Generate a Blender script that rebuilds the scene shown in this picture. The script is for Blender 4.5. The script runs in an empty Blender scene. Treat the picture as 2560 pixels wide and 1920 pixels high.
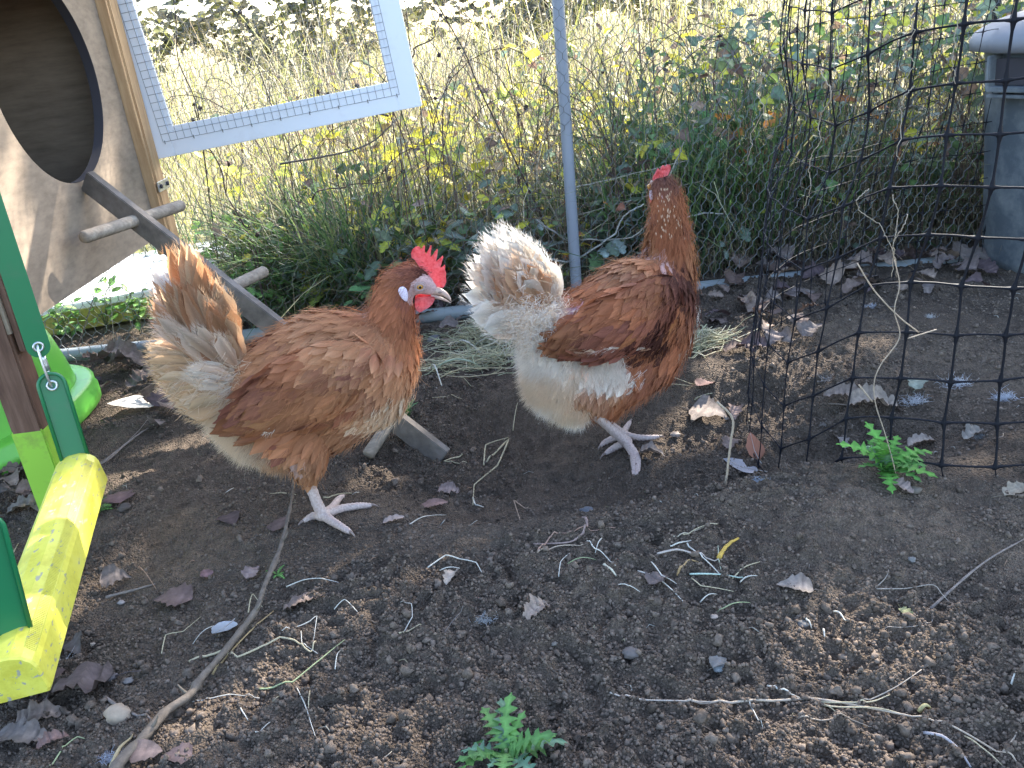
import bpy, bmesh, math, random
import numpy as np
from mathutils import Vector, Matrix
random.seed(7)
rng = np.random.default_rng(7)
SC = bpy.context.scene
COL = SC.collection

# ------------------------------------------------------------------ camera
CF, CX, CY, CH = 2200., 1280., 960., .67
_up = np.array([-690., 5413., CF]); _up /= np.linalg.norm(_up)
_fb = np.array([0, 0, -1.]); _y = _fb - (_fb @ _up) * _up; _y /= np.linalg.norm(_y)
CM = np.array([np.cross(_y, _up), _y, _up])
CC = np.array([0, 0, CH])
cam = bpy.data.cameras.new('camera'); camo = bpy.data.objects.new('camera', cam); COL.objects.link(camo)
cam.sensor_width = 36.; cam.lens = 36. * CF / 2560.
cam.clip_start = .05; cam.clip_end = 2000.
m4 = np.eye(4); m4[:3, :3] = CM; m4[:3, 3] = CC
camo.matrix_world = Matrix(m4.tolist())
SC.camera = camo

# ------------------------------------------------------------------ light
SUN_AZ, SUN_EL = math.radians(35), math.radians(36)
SD = np.array([math.cos(SUN_EL) * math.sin(SUN_AZ), math.cos(SUN_EL) * math.cos(SUN_AZ), math.sin(SUN_EL)])
W = bpy.data.worlds.new('World'); SC.world = W; W.use_nodes = True
nt = W.node_tree
sky = nt.nodes.new('ShaderNodeTexSky'); sky.sky_type = 'NISHITA'; sky.sun_disc = False
sky.sun_elevation = SUN_EL; sky.sun_rotation = SUN_AZ
sky.air_density = 1.0; sky.dust_density = 1.6; sky.ozone_density = 1.0
bg = nt.nodes['Background']; bg.inputs['Strength'].default_value = .15
nt.links.new(sky.outputs[0], bg.inputs[0])
sl = bpy.data.lights.new('sun', 'SUN'); sl.energy = 4.0; sl.angle = math.radians(.5); sl.color = (1., .94, .84)
so = bpy.data.objects.new('sun', sl); COL.objects.link(so)
so.rotation_euler = Vector(SD.tolist()).to_track_quat('Z', 'Y').to_euler()
SC.view_settings.view_transform = 'Standard'; SC.view_settings.look = 'None'
SC.view_settings.gamma = 1; SC.view_settings.exposure = 2.45
SC.cycles.max_bounces = 8; SC.cycles.transparent_max_bounces = 8
SC.cycles.use_denoising = True

# ------------------------------------------------------------------ rays
def ray(px, py): return CM @ np.array([(px - CX) / CF, -(py - CY) / CF, -1.])
def gz(px, py, z=0.):
    d = ray(px, py); return CC + d * ((z - CH) / d[2])
def onY(px, py, y):
    d = ray(px, py); return CC + d * (y / d[1])
def onX(px, py, x):
    d = ray(px, py); return CC + d * (x / d[0])

# ------------------------------------------------------------------ noise and ground height
_P = rng.random((256, 256))
def vn(x, y, s=0):
    x = np.asarray(x, float) + s * 17.3; y = np.asarray(y, float) + s * 31.7
    xi = np.floor(x).astype(int); yi = np.floor(y).astype(int)
    fx = x - xi; fy = y - yi
    fx = fx * fx * (3 - 2 * fx); fy = fy * fy * (3 - 2 * fy)
    a = _P[xi & 255, yi & 255]; b = _P[(xi + 1) & 255, yi & 255]
    c = _P[xi & 255, (yi + 1) & 255]; d = _P[(xi + 1) & 255, (yi + 1) & 255]
    return (a * (1 - fx) + b * fx) * (1 - fy) + (c * (1 - fx) + d * fx) * fy
def sstep(a, b, x):
    t = np.clip((np.asarray(x, float) - a) / (b - a), 0, 1); return t * t * (3 - 2 * t)
def Hlow(x, y):
    x = np.asarray(x, float); y = np.asarray(y, float)
    h = (vn(x * 2.2, y * 2.2, 1) - .5) * .035 + (vn(x * 5.5, y * 5.5, 2) - .5) * .014
    # dust bath hollow under the right hen, with its steep near rim
    wb = (vn(x * 6, y * 6, 15) - .5) * .05; u = (x - .17) / .42; v = (y + wb - 1.34) / np.where(y < 1.34, .2, .26)
    h -= .075 * np.exp(-(u * u + v * v) ** 2.6)
    u = (x - .55) / .2; v = (y - 1.24) / .1
    h -= .045 * np.exp(-(u * u + v * v) ** 2.2)
    u = (x - .1) / .75; v = (y - 1.02) / .16
    h += .03 * np.exp(-(u * u + v * v))
    u = (x - .7) / .4; v = (y - 1.6) / .22
    h += .03 * np.exp(-(u * u + v * v))
    u = (x + .62) / .22; v = (y - 1.36) / .1
    h += .018 * np.exp(-(u * u + v * v))
    h *= sstep(9, 4, y) * .9 + .1
    return h
def warp(x, y): return x + (vn(x * 22, y * 22, 11) - .5) * .03, y + (vn(x * 22, y * 22, 12) - .5) * .03
def Hfine(x, y):
    x = np.asarray(x, float); y = np.asarray(y, float)
    wx, wy = warp(x, y)
    cl = sstep(.35, .75, vn(x * 4, y * 4, 9))           # cloddy where this is high, trampled where low
    h = (vn(wx * 14, wy * 14, 3) - .5) * .011
    h += (np.abs(vn(wx * 38, wy * 38, 4) - .5) * -2 + .5) * .010 * (.45 + cl)
    h += (vn(wx * 80, wy * 80, 5) - .5) * .0085 * (.55 + cl)
    h += (vn(x * 170, y * 170, 6) - .5) * .005 * (.7 + cl)
    return h
def HH(x, y): return Hlow(x, y) + Hfine(x, y)
def G(px, py, lift=0.):
    z = 0.
    for _ in range(12):
        p = gz(px, py, z + lift); z = .5 * z + .5 * float(Hlow(p[0], p[1]))
    return gz(px, py, z + lift)

# ------------------------------------------------------------------ mesh helpers
def np_mesh(name, V, F, mat, parent=None, col=None, uv=None, smooth=True, loc=None):
    V = np.asarray(V, np.float64).reshape(-1, 3)
    Fs = F if isinstance(F, (list, tuple)) else [F]
    Fs = [np.asarray(f, np.int64) for f in Fs if len(f)]
    me = bpy.data.meshes.new(name)
    me.vertices.add(len(V))
    if loc is not None: V = V - np.asarray(loc)
    me.vertices.foreach_set('co', V.astype(np.float32).ravel())
    li = np.concatenate([f.ravel() for f in Fs])
    tot = np.concatenate([np.full(len(f), f.shape[1]) for f in Fs])
    st = np.concatenate([[0], np.cumsum(tot)[:-1]])
    me.loops.add(len(li)); me.loops.foreach_set('vertex_index', li.astype(np.int32))
    me.polygons.add(len(tot)); me.polygons.foreach_set('loop_start', st.astype(np.int32))
    me.polygons.foreach_set('use_smooth', np.full(len(tot), smooth))
    me.update(calc_edges=True)
    if col is not None:
        a = me.color_attributes.new('Col', 'FLOAT_COLOR', 'POINT')
        c = np.ones((len(V), 4), np.float32); c[:, :3] = col
        a.data.foreach_set('color', c.ravel())
    if uv is not None:
        l = me.uv_layers.new(name='UVMap')
        l.data.foreach_set('uv', np.asarray(uv, np.float32)[li].ravel())
    me.materials.append(mat)
    o = bpy.data.objects.new(name, me); COL.objects.link(o)
    if parent is not None:
        o.parent = parent
        o.matrix_parent_inverse = Matrix.Translation(-root_loc(parent))
    if loc is not None: o.location = Vector([float(v) for v in loc])
    return o
def root_loc(p):
    v = Vector((0, 0, 0))
    if p.type == 'EMPTY': v = p.location.copy()
    return v
def tag(o, label, cat, group=None, kind=None):
    o['label'] = label; o['category'] = cat
    if group: o['group'] = group
    if kind: o['kind'] = kind
    return o
def thing(name, loc, label, cat, group=None):
    o = bpy.data.objects.new(name, None); COL.objects.link(o); o.location = Vector([float(v) for v in loc])
    o.empty_display_size = .05
    return tag(o, label, cat, group)
class Geo:
    def __init__(s): s.V = []; s.F = {3: [], 4: []}; s.C = []; s.U = []; s.n = 0
    def add(s, V, F, col=None, uv=None):
        V = np.asarray(V, float).reshape(-1, 3)
        for f in (F if isinstance(F, (list, tuple)) else [F]):
            f = np.asarray(f)
            if len(f): s.F[f.shape[1]].append(f + s.n)
        s.V.append(V); s.n += len(V)
        s.C.append(np.broadcast_to(np.asarray((1, 1, 1) if col is None else col, float), (len(V), 3)))
        s.U.append(np.zeros((len(V), 2)) if uv is None else np.asarray(uv, float))
        return s
    def build(s, name, mat, parent=None, smooth=True, loc=None):
        Fs = [np.concatenate(f) for f in s.F.values() if f]
        return np_mesh(name, np.concatenate(s.V), Fs, mat, parent, np.concatenate(s.C), np.concatenate(s.U), smooth, loc)
def unit(v): v = np.asarray(v, float); return v / (np.linalg.norm(v) + 1e-12)
def tube(pts, rad, n=8, caps=True, ring_bump=0.):
    P = np.asarray(pts, float); k = len(P)
    R = np.broadcast_to(np.asarray(rad, float), (k,)).copy()
    T = np.gradient(P, axis=0); T /= np.linalg.norm(T, axis=1)[:, None] + 1e-12
    a = np.cross(T[0], [0, 0, 1.]);
    if np.linalg.norm(a) < .05: a = np.cross(T[0], [1., 0, 0])
    a = unit(a); V = []
    for i in range(k):
        a = unit(a - (a @ T[i]) * T[i]); b = np.cross(T[i], a)
        th = np.arange(n) * 2 * math.pi / n
        V.append(P[i] + R[i] * (np.cos(th)[:, None] * a + np.sin(th)[:, None] * b))
    V = np.concatenate(V)
    i, j = np.meshgrid(np.arange(k - 1), np.arange(n), indexing='ij')
    q = np.stack([i * n + j, i * n + (j + 1) % n, (i + 1) * n + (j + 1) % n, (i + 1) * n + j], -1).reshape(-1, 4)
    F = [q]
    if caps:
        c0, c1 = len(V), len(V) + 1
        V = np.vstack([V, P[0], P[-1]]); j = np.arange(n); e = (k - 1) * n
        F.append(np.concatenate([np.stack([np.full(n, c0), (j + 1) % n, j], 1), np.stack([np.full(n, c1), e + j, e + (j + 1) % n], 1)]))
    return V, F
def catmull(P, m=6):
    P = np.asarray(P, float)
    if len(P) < 3:
        t = np.linspace(0, 1, m + 1)[:, None]; return P[0] * (1 - t) + P[-1] * t
    Q = np.vstack([2 * P[0] - P[1], P, 2 * P[-1] - P[-2]]); out = []
    for i in range(1, len(Q) - 2):
        for t in np.linspace(0, 1, m, endpoint=False):
            a, b, c, d = Q[i - 1], Q[i], Q[i + 1], Q[i + 2]
            out.append(.5 * ((2 * b) + (-a + c) * t + (2 * a - 5 * b + 4 * c - d) * t * t + (-a + 3 * b - 3 * c + d) * t ** 3))
    out.append(P[-1]); return np.array(out)
def box(cx, cy, cz, sx, sy, sz, rot=None, bev=0.):
    bm = bmesh.new(); bmesh.ops.create_cube(bm, size=1)
    for v in bm.verts: v.co = Vector((v.co.x * sx, v.co.y * sy, v.co.z * sz))
    if bev: bmesh.ops.bevel(bm, geom=bm.edges[:], offset=bev, segments=2, affect='EDGES')
    V = np.array([v.co[:] for v in bm.verts]); bm.verts.index_update()
    q = [[v.index for v in f.verts] for f in bm.faces]; bm.free()
    F = [np.array([f for f in q if len(f) == k]).reshape(-1, k) for k in (3, 4)]
    if rot is not None: V = V @ np.asarray(rot).T
    return V + np.array([cx, cy, cz]), [f for f in F if len(f)]
def frame(x, y, z):  # matrix with these columns
    return np.stack([unit(x), unit(y), unit(z)], 1)
def beam(a, b, w, t, side, bev=.001):
    """box from a to b, w along side, t along the third axis"""
    a = np.asarray(a, float); b = np.asarray(b, float); x = unit(b - a); s = unit(np.asarray(side) - (np.asarray(side) @ x) * x)
    return box(*((a + b) / 2), np.linalg.norm(b - a), w, t, frame(x, s, np.cross(x, s)), bev)
def ico(sub=1):
    bm = bmesh.new(); bmesh.ops.create_icosphere(bm, subdivisions=sub, radius=1)
    V = np.array([v.co[:] for v in bm.verts]); F = np.array([[v.index for v in f.verts] for f in bm.faces]); bm.free()
    return V, F
ICO1, ICO2, ICO3 = ico(1), ico(2), ico(3)
def instances(TV, TF, A, T, tcol=None, col=None, uv=None):
    """template verts/faces, m matrices (m,3,3), translations (m,3) -> one V, F, C, U"""
    m = len(A); n = len(TV)
    V = np.einsum('mij,nj->mni', A, TV) + T[:, None, :]
    Fs = [(f[None] + (np.arange(m) * n)[:, None, None]).reshape(-1, f.shape[1]) for f in (TF if isinstance(TF, list) else [TF])]
    C = np.ones((m, n, 3))
    if tcol is not None: C = C * tcol[None]
    if col is not None: C = C * col[:, None, :]
    U = np.broadcast_to(uv if uv is not None else np.zeros((n, 2)), (m, n, 2))
    return V.reshape(-1, 3), Fs, C.reshape(-1, 3), U.reshape(-1, 2)
def rotmats(yaw, pitch, roll):
    cy, sy, cp, sp, cr, sr = np.cos(yaw), np.sin(yaw), np.cos(pitch), np.sin(pitch), np.cos(roll), np.sin(roll)
    z = np.zeros_like(cy); o = z + 1
    Rz = np.stack([cy, -sy, z, sy, cy, z, z, z, o], -1).reshape(-1, 3, 3)
    Ry = np.stack([cp, z, sp, z, o, z, -sp, z, cp], -1).reshape(-1, 3, 3)
    Rx = np.stack([o, z, z, z, cr, -sr, z, sr, cr], -1).reshape(-1, 3, 3)
    return Rz @ Ry @ Rx

# ------------------------------------------------------------------ materials
def newmat(name, base=(.5, .5, .5), rough=.7, metal=0., spec=.5):
    m = bpy.data.materials.new(name); m.use_nodes = True
    b = m.node_tree.nodes['Principled BSDF']
    b.inputs['Base Color'].default_value = (*base, 1); b.inputs['Roughness'].default_value = rough
    b.inputs['Metallic'].default_value = metal; b.inputs['Specular IOR Level'].default_value = spec
    return m
def N(m, t, **k):
    n = m.node_tree.nodes.new(t)
    for a, v in k.items():
        if a in n.inputs: n.inputs[a].default_value = v
        else: setattr(n, a, v)
    return n
def L(m, a, b): m.node_tree.links.new(a, b)
def ramp(m, fac, stops):
    r = N(m, 'ShaderNodeValToRGB'); e = r.color_ramp.elements
    while len(e) < len(stops): e.new(.5)
    for i, (p, c) in enumerate(stops):
        e[i].position = p; e[i].color = (*c, 1)
    L(m, fac, r.inputs[0]); return r.outputs[0]
def mixc(m, fac, a, b, mode='MIX'):
    x = N(m, 'ShaderNodeMix', data_type='RGBA', blend_type=mode)
    for i, v in ((0, fac), (6, a), (7, b)):
        if hasattr(v, 'is_linked'): L(m, v, x.inputs[i])
        elif i: x.inputs[i].default_value = (*v, 1)
        else: x.inputs[0].default_value = v
    return x.outputs[2]
def noise(m, scale, detail=6, rough=.6, vec=None, out='Fac'):
    n = N(m, 'ShaderNodeTexNoise', Scale=scale, Detail=detail, Roughness=rough)
    if vec is not None: L(m, vec, n.inputs['Vector'])
    return n.outputs[out]
def coords(m, scale=(1, 1, 1), kind='Object', rot=(0, 0, 0)):
    t = N(m, 'ShaderNodeTexCoord'); mp = N(m, 'ShaderNodeMapping'); mp.inputs['Scale'].default_value = scale
    mp.inputs['Rotation'].default_value = rot
    L(m, t.outputs[kind], mp.inputs[0]); return mp.outputs[0]
def bump(m, h, strength=.5, dist=.002, prev=None):
    b = N(m, 'ShaderNodeBump', Strength=strength, Distance=dist); L(m, h, b.inputs['Height'])
    if prev is not None: L(m, prev, b.inputs['Normal'])
    return b.outputs[0]
def BS(m): return m.node_tree.nodes['Principled BSDF']
def setc(m, c): L(m, c, BS(m).inputs['Base Color'])
def setn(m, c): L(m, c, BS(m).inputs['Normal'])
def vcol_mat(name, rough=.7, trans=0., spec=.3, nscale=60., amt=.25, vec_scale=(1, 1, 1), kind='Object', bumps=0.):
    m = newmat(name, rough=rough, spec=spec)
    a = N(m, 'ShaderNodeAttribute', attribute_name='Col').outputs['Color']
    v = coords(m, vec_scale, kind)
    n = noise(m, nscale, 5, .6, v)
    r = ramp(m, n, [(.25, (1 - amt,) * 3), (.75, (1 + amt,) * 3)])
    c = mixc(m, 1., a, r, 'MULTIPLY'); setc(m, c)
    if bumps: setn(m, bump(m, n, bumps, .002))
    if trans:
        tr = N(m, 'ShaderNodeBsdfTranslucent'); L(m, c, tr.inputs[0])
        mx = N(m, 'ShaderNodeMixShader'); mx.inputs[0].default_value = trans
        out = m.node_tree.nodes['Material Output']
        L(m, BS(m).outputs[0], mx.inputs[1]); L(m, tr.outputs[0], mx.inputs[2]); L(m, mx.outputs[0], out.inputs[0])
    return m

def mat_ground():
    m = newmat('soil_and_meadow', rough=.95, spec=.15)
    geo = N(m, 'ShaderNodeNewGeometry').outputs['Position']
    n1 = noise(m, 3.2, 8, .65, geo); n2 = noise(m, 45, 6, .7, geo); n3 = noise(m, 260, 3, .6, geo)
    soil = ramp(m, n1, [(.3, (.095, .073, .056)), (.5, (.14, .107, .081)), (.7, (.205, .155, .113))])
    soil = mixc(m, .8, soil, ramp(m, n2, [(.3, (.55, .53, .52)), (.55, (1, 1, 1)), (.8, (1.45, 1.35, 1.28))]), 'MULTIPLY')
    soil = mixc(m, .55, soil, ramp(m, n3, [(.35, (.6, .6, .6)), (.65, (1.3, 1.3, 1.3))]), 'MULTIPLY')
    # pale mineral specks
    vo = N(m, 'ShaderNodeTexVoronoi', Scale=95.); L(m, geo, vo.inputs['Vector'])
    sp = ramp(m, vo.outputs['Distance'], [(.05, (1, 1, 1)), (.12, (0, 0, 0))])
    vc = ramp(m, vo.outputs['Color'], [(.86, (0, 0, 0)), (.9, (1, 1, 1))])
    spk = mixc(m, 1., sp, vc, 'MULTIPLY')
    soil = mixc(m, spk, soil, (.3, .26, .23))
    mead = ramp(m, noise(m, 6, 8, .7, geo), [(.3, (.2, .2, .09)), (.5, (.45, .41, .24)), (.75, (.62, .58, .42))])
    sy = N(m, 'ShaderNodeSeparateXYZ'); L(m, geo, sy.inputs[0])
    ad = N(m, 'ShaderNodeMath', operation='MULTIPLY_ADD'); ad.inputs[1].default_value = .8; L(m, n1, ad.inputs[0]); L(m, sy.outputs[1], ad.inputs[2])
    mr = N(m, 'ShaderNodeMapRange'); mr.inputs[1].default_value = 2.75; mr.inputs[2].default_value = 3.3; L(m, ad.outputs[0], mr.inputs[0])
    setc(m, mixc(m, mr.outputs[0], soil, mead))
    vb = N(m, 'ShaderNodeTexVoronoi', Scale=330.); L(m, geo, vb.inputs['Vector'])
    h = N(m, 'ShaderNodeMath', operation='SUBTRACT'); L(m, n2, h.inputs[0]); L(m, vb.outputs['Distance'], h.inputs[1])
    setn(m, bump(m, noise(m, 700, 3, .7, geo), .6, .0012, bump(m, h.outputs[0], 1., .006)))
    return m
M = {}
M['ground'] = mat_ground()
M['clod'] = vcol_mat('soil_crumb', .95, 0, .12, 300, .4, bumps=.6)
M['grass'] = vcol_mat('grass_blade', .6, .4, .3, 40, .2)
M['leaf'] = vcol_mat('green_leaf', .55, .35, .35, 90, .3)
M['deadleaf'] = vcol_mat('dry_leaf', .75, .12, .25, 120, .35, bumps=.4)
M['straw'] = vcol_mat('straw', .6, .15, .35, 80, .2)
M['bark'] = vcol_mat('bark', .85, 0, .2, 90, .4, bumps=.8)
M['stone'] = vcol_mat('stone', .85, 0, .25, 70, .3, bumps=.6)
def wood(name, c1, c2, c3, sc, rough=.8, bs=.35, stain=None):
    m = newmat(name, rough=rough, spec=.25)
    v = coords(m, sc)
    n = noise(m, 12, 8, .65, v); c = ramp(m, n, [(.3, c1), (.5, c2), (.72, c3)])
    n2 = noise(m, 5, 5, .6, coords(m))
    c = mixc(m, .5, c, ramp(m, n2, [(.3, (.6, .58, .56)), (.7, (1.2, 1.2, 1.2))]), 'MULTIPLY')
    setc(m, c); setn(m, bump(m, n, bs, .002)); return m
M['ply'] = wood('weathered_plywood', (.22, .17, .125), (.29, .225, .165), (.36, .28, .205), (1, 2, 6), bs=.12)
M['dark_edge_shade'] = newmat('dark_edge_and_shade', (.045, .04, .045), .9)
M['pine'] = wood('pine', (.38, .22, .11), (.5, .31, .16), (.6, .4, .22), (8, 8, .7), .6, .12)
M['oldwood'] = wood('grey_weathered_board', (.1, .085, .075), (.17, .145, .125), (.25, .215, .19), (2, 2, 2), .85, .5)
M['dowel'] = wood('weathered_dowel', (.2, .16, .125), (.3, .25, .2), (.42, .36, .29), (2, 9, 9), .8, .4)
M['postbrown'] = wood('brown_stained_post', (.09, .045, .03), (.14, .075, .05), (.2, .115, .08), (9, 9, 1), .7, .3)
def paint(name, c, rough=.4, dirt=(.15, .13, .1), amt=.35, sc=9, bs=.05, stops=(.55, .75)):
    m = newmat(name, c, rough)
    n = noise(m, sc, 9, .7, coords(m))
    f = ramp(m, n, [(stops[0], (0, 0, 0)), (stops[1], (amt,) * 3)])
    setc(m, mixc(m, f, c, dirt)); setn(m, bump(m, n, bs, .001)); return m
M['white'] = paint('white_paint', (.78, .8, .84), .45, (.45, .42, .38), .25, 14)
M['steel'] = newmat('zinc_plated_steel', (.62, .63, .64), .35, .9)
M['brass'] = newmat('dull_brass', (.2, .22, .12), .4, .8)
M['wire'] = newmat('galvanised_wire', (.15, .155, .155), .55, .4)
M['green'] = paint('green_powder_coat', (.012, .16, .06), .35, (.1, .12, .09), .3, 20)
M['lime_plastic'] = paint('lime_plastic', (.16, .55, .07), .35, (.12, .12, .06), .5, 12)
M['lime_paint'] = paint('lime_paint', (.3, .55, .05), .5, (.15, .1, .05), .6, 18)
M['grey_pvc'] = paint('grey_tube', (.24, .26, .26), .45, (.1, .09, .08), .7, 16)
M['pole'] = paint('grey_post', (.25, .27, .31), .45, (.16, .15, .14), .5, 12)
M['blackplastic'] = newmat('black_plastic_net', (.01, .01, .014), .65, 0, .18)
M['blackpost'] = newmat('black_post', (.012, .012, .014), .5)
M['bin'] = paint('dusty_grey_bin', (.085, .1, .115), .55, (.3, .31, .3), .75, 7, .1, (.42, .66))
M['binlid'] = paint('dusty_bin_lid', (.2, .2, .215), .6, (.38, .36, .33), .5, 8)
M['poly'] = paint('white_foam_board', (.8, .8, .78), .7, (.5, .5, .35), .3, 10)
M['mossy'] = paint('mossy_board_edge', (.42, .36, .09), .9, (.1, .14, .03), .8, 25, .4, (.4, .6))
M['milky'] = paint('milky_plastic', (.62, .64, .58), .4, (.4, .4, .3), .4, 8)
def mat_yellow():
    m = newmat('scuffed_yellow_plastic', rough=.42, spec=.5)
    v = coords(m); n = noise(m, 26, 7, .75, v); n2 = noise(m, 125, 4, .6, coords(m, (1, .45, 1)))
    f = ramp(m, n2, [(.61, (0, 0, 0)), (.65, (.85, .85, .85))])
    base = ramp(m, n, [(.35, (.58, .52, .06)), (.55, (.72, .67, .1)), (.8, (.66, .63, .2))])
    c = mixc(m, f, base, (.3, .29, .27)); setc(m, c); setn(m, bump(m, n2, -.25, .001)); return m
M['yellow'] = mat_yellow()
M['feather'] = None
def mat_feather(name='feather', trans=.28):
    m = newmat(name, rough=.7, spec=.1)
    a = N(m, 'ShaderNodeAttribute', attribute_name='Col').outputs['Color']
    uv = N(m, 'ShaderNodeUVMap').outputs[0]
    s = N(m, 'ShaderNodeSeparateXYZ'); L(m, uv, s.inputs[0])
    # barbs run out and forward from the shaft
    ab = N(m, 'ShaderNodeMath', operation='ABSOLUTE'); L(m, s.outputs[0], ab.inputs[0])
    k = N(m, 'ShaderNodeMath', operation='MULTIPLY_ADD'); k.inputs[1].default_value = -.9; L(m, ab.outputs[0], k.inputs[0]); L(m, s.outputs[1], k.inputs[2])
    cb = N(m, 'ShaderNodeCombineXYZ'); L(m, k.outputs[0], cb.inputs[1])
    k2 = N(m, 'ShaderNodeMath', operation='MULTIPLY'); k2.inputs[1].default_value = .12; L(m, s.outputs[0], k2.inputs[0]); L(m, k2.outputs[0], cb.inputs[0])
    n = N(m, 'ShaderNodeTexNoise', Scale=16., Detail=4., Roughness=.7); L(m, cb.outputs[0], n.inputs['Vector'])
    st = ramp(m, n.outputs[0], [(.3, (.8, .78, .77)), (.5, (1, 1, 1)), (.7, (1.16, 1.14, 1.13))])
    c = mixc(m, .8, a, st, 'MULTIPLY'); setc(m, c)
    setn(m, bump(m, n.outputs[0], .5, .001))
    tr = N(m, 'ShaderNodeBsdfTranslucent'); L(m, c, tr.inputs[0])
    mx = N(m, 'ShaderNodeMixShader'); mx.inputs[0].default_value = trans
    L(m, BS(m).outputs[0], mx.inputs[1]); L(m, tr.outputs[0], mx.inputs[2]); L(m, mx.outputs[0], m.node_tree.nodes['Material Output'].inputs[0])
    return m
M['feather'] = mat_feather(); M['tailfeather'] = mat_feather('tail_feather', .55)
M['fluff'] = vcol_mat('down', .8, .45, .1, 30, .1)
M['henskin'] = vcol_mat('hen_body', .8, 0, .2, 200, .3, bumps=.5)
def mat_flesh(name, c, c2, sc, trans, rough=.45, bs=.5):
    m = newmat(name, c, rough, 0, .5); v = coords(m); vo = noise(m, sc, 4, .6, v)
    col = ramp(m, vo, [(.35, c), (.7, c2)]); setc(m, col); setn(m, bump(m, vo, bs, .001))
    if trans:
        tr = N(m, 'ShaderNodeBsdfTranslucent'); L(m, col, tr.inputs[0]); mx = N(m, 'ShaderNodeMixShader'); mx.inputs[0].default_value = trans
        L(m, BS(m).outputs[0], mx.inputs[1]); L(m, tr.outputs[0], mx.inputs[2]); L(m, mx.outputs[0], m.node_tree.nodes['Material Output'].inputs[0])
    return m
M['comb'] = mat_flesh('red_comb', (.72, .09, .1), (.85, .2, .2), 260, .35)
M['lobe'] = mat_flesh('pale_earlobe', (.62, .5, .62), (.8, .72, .8), 500, .1)
M['scale'] = mat_flesh('scaly_leg', (.42, .3, .26), (.62, .5, .44), 330, 0, .6, .9)
M['claw'] = mat_flesh('claw', (.16, .11, .09), (.3, .22, .18), 200, 0, .4, .2)
M['beak'] = mat_flesh('beak', (.42, .27, .22), (.58, .42, .34), 120, .05, .4, .2)
M['lid'] = mat_flesh('eyelid', (.36, .24, .22), (.46, .34, .32), 400, 0, .6, .5)
M['iris'] = newmat('amber_iris', (.5, .24, .05), .1); M['pupil'] = newmat('pupil', (.004, .004, .004), .05)

# ------------------------------------------------------------------ ground: one graded sheet to the horizon
def graded(lo, hi, step, far, k=1.28, grow=None):
    c = [lo]
    while c[-1] < hi: c.append(c[-1] + (step if grow is None else grow(c[-1])))
    a = [c[0]]; s = step * 2
    while a[0] > -far: a.insert(0, a[0] - s); s *= k
    s = step * 2; b = []
    x = c[-1]
    while x < far: x += s; b.append(x); s *= k
    return np.array(a[:-1] + c + b)
gx = graded(-1.35, 1.5, .0052, 400)
gy = graded(.5, 2.7, .0042, 400, grow=lambda y: .0036 * max(1., y / .9))
XX, YY = np.meshgrid(gx, gy, indexing='ij')
fade = sstep(-2.2, -1.35, XX) * sstep(2.4, 1.5, XX) * sstep(3.6, 2.7, YY) * sstep(.1, .5, YY)
fade = np.clip(fade, 0, 1)
ZZ = Hlow(XX, YY) * sstep(60, 10, np.hypot(XX, YY)) + Hfine(XX, YY) * fade
nx, ny = len(gx), len(gy)
i, j = np.meshgrid(np.arange(nx - 1), np.arange(ny - 1), indexing='ij')
q = np.stack([i * ny + j, (i + 1) * ny + j, (i + 1) * ny + j + 1, i * ny + j + 1], -1).reshape(-1, 4)
gr = np_mesh('ground', np.stack([XX, YY, ZZ], -1), q, M['ground']); gr['kind'] = 'structure'
gr['label'] = 'dark bare soil of the hen run, running into dry meadow behind the fence'

# soil crumbs (uncountable)
g_ = Geo()
for n, tpl, r0, r1 in ((95000, ICO1, .0008, .0026), (17000, ICO1, .0015, .0034), (2300, ICO2, .0025, .006)):
    y = .5 + 1.9 * rng.random(n * 5) ** 1.6; x = rng.uniform(-.72, .66, n * 5) * (y + .25)
    w = sstep(.42, .8, vn(x * 4, y * 4, 9)) * .8 + sstep(.4, .85, vn(x * 13, y * 13, 21)) * .5 + .12
    keep = rng.random(n * 5) < w; x = x[keep][:n]; y = y[keep][:n]; k = len(x)
    r = r0 + (r1 - r0) * rng.random(k) ** 2.2
    A = rotmats(rng.random(k) * 7, rng.random(k) * 7, rng.random(k) * 7) * (r[:, None] * rng.uniform(.65, 1.25, (k, 3)))[:, None, :]
    tv = tpl[0] * (1 + .25 * rng.standard_normal((len(tpl[0]), 1)))
    b = rng.uniform(.6, 1.35, (k, 1)); c = np.array([.14, .107, .083]) * b
    V, F, C_, U = instances(tv, tpl[1], A, np.stack([x, y, HH(x, y) + r * .35], 1), col=c)
    g_.add(V, F, C_, U)
o = g_.build('soil_crumbs', M['clod']); tag(o, 'loose dark crumbs of soil scattered over the run', 'soil', kind='stuff')

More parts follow.
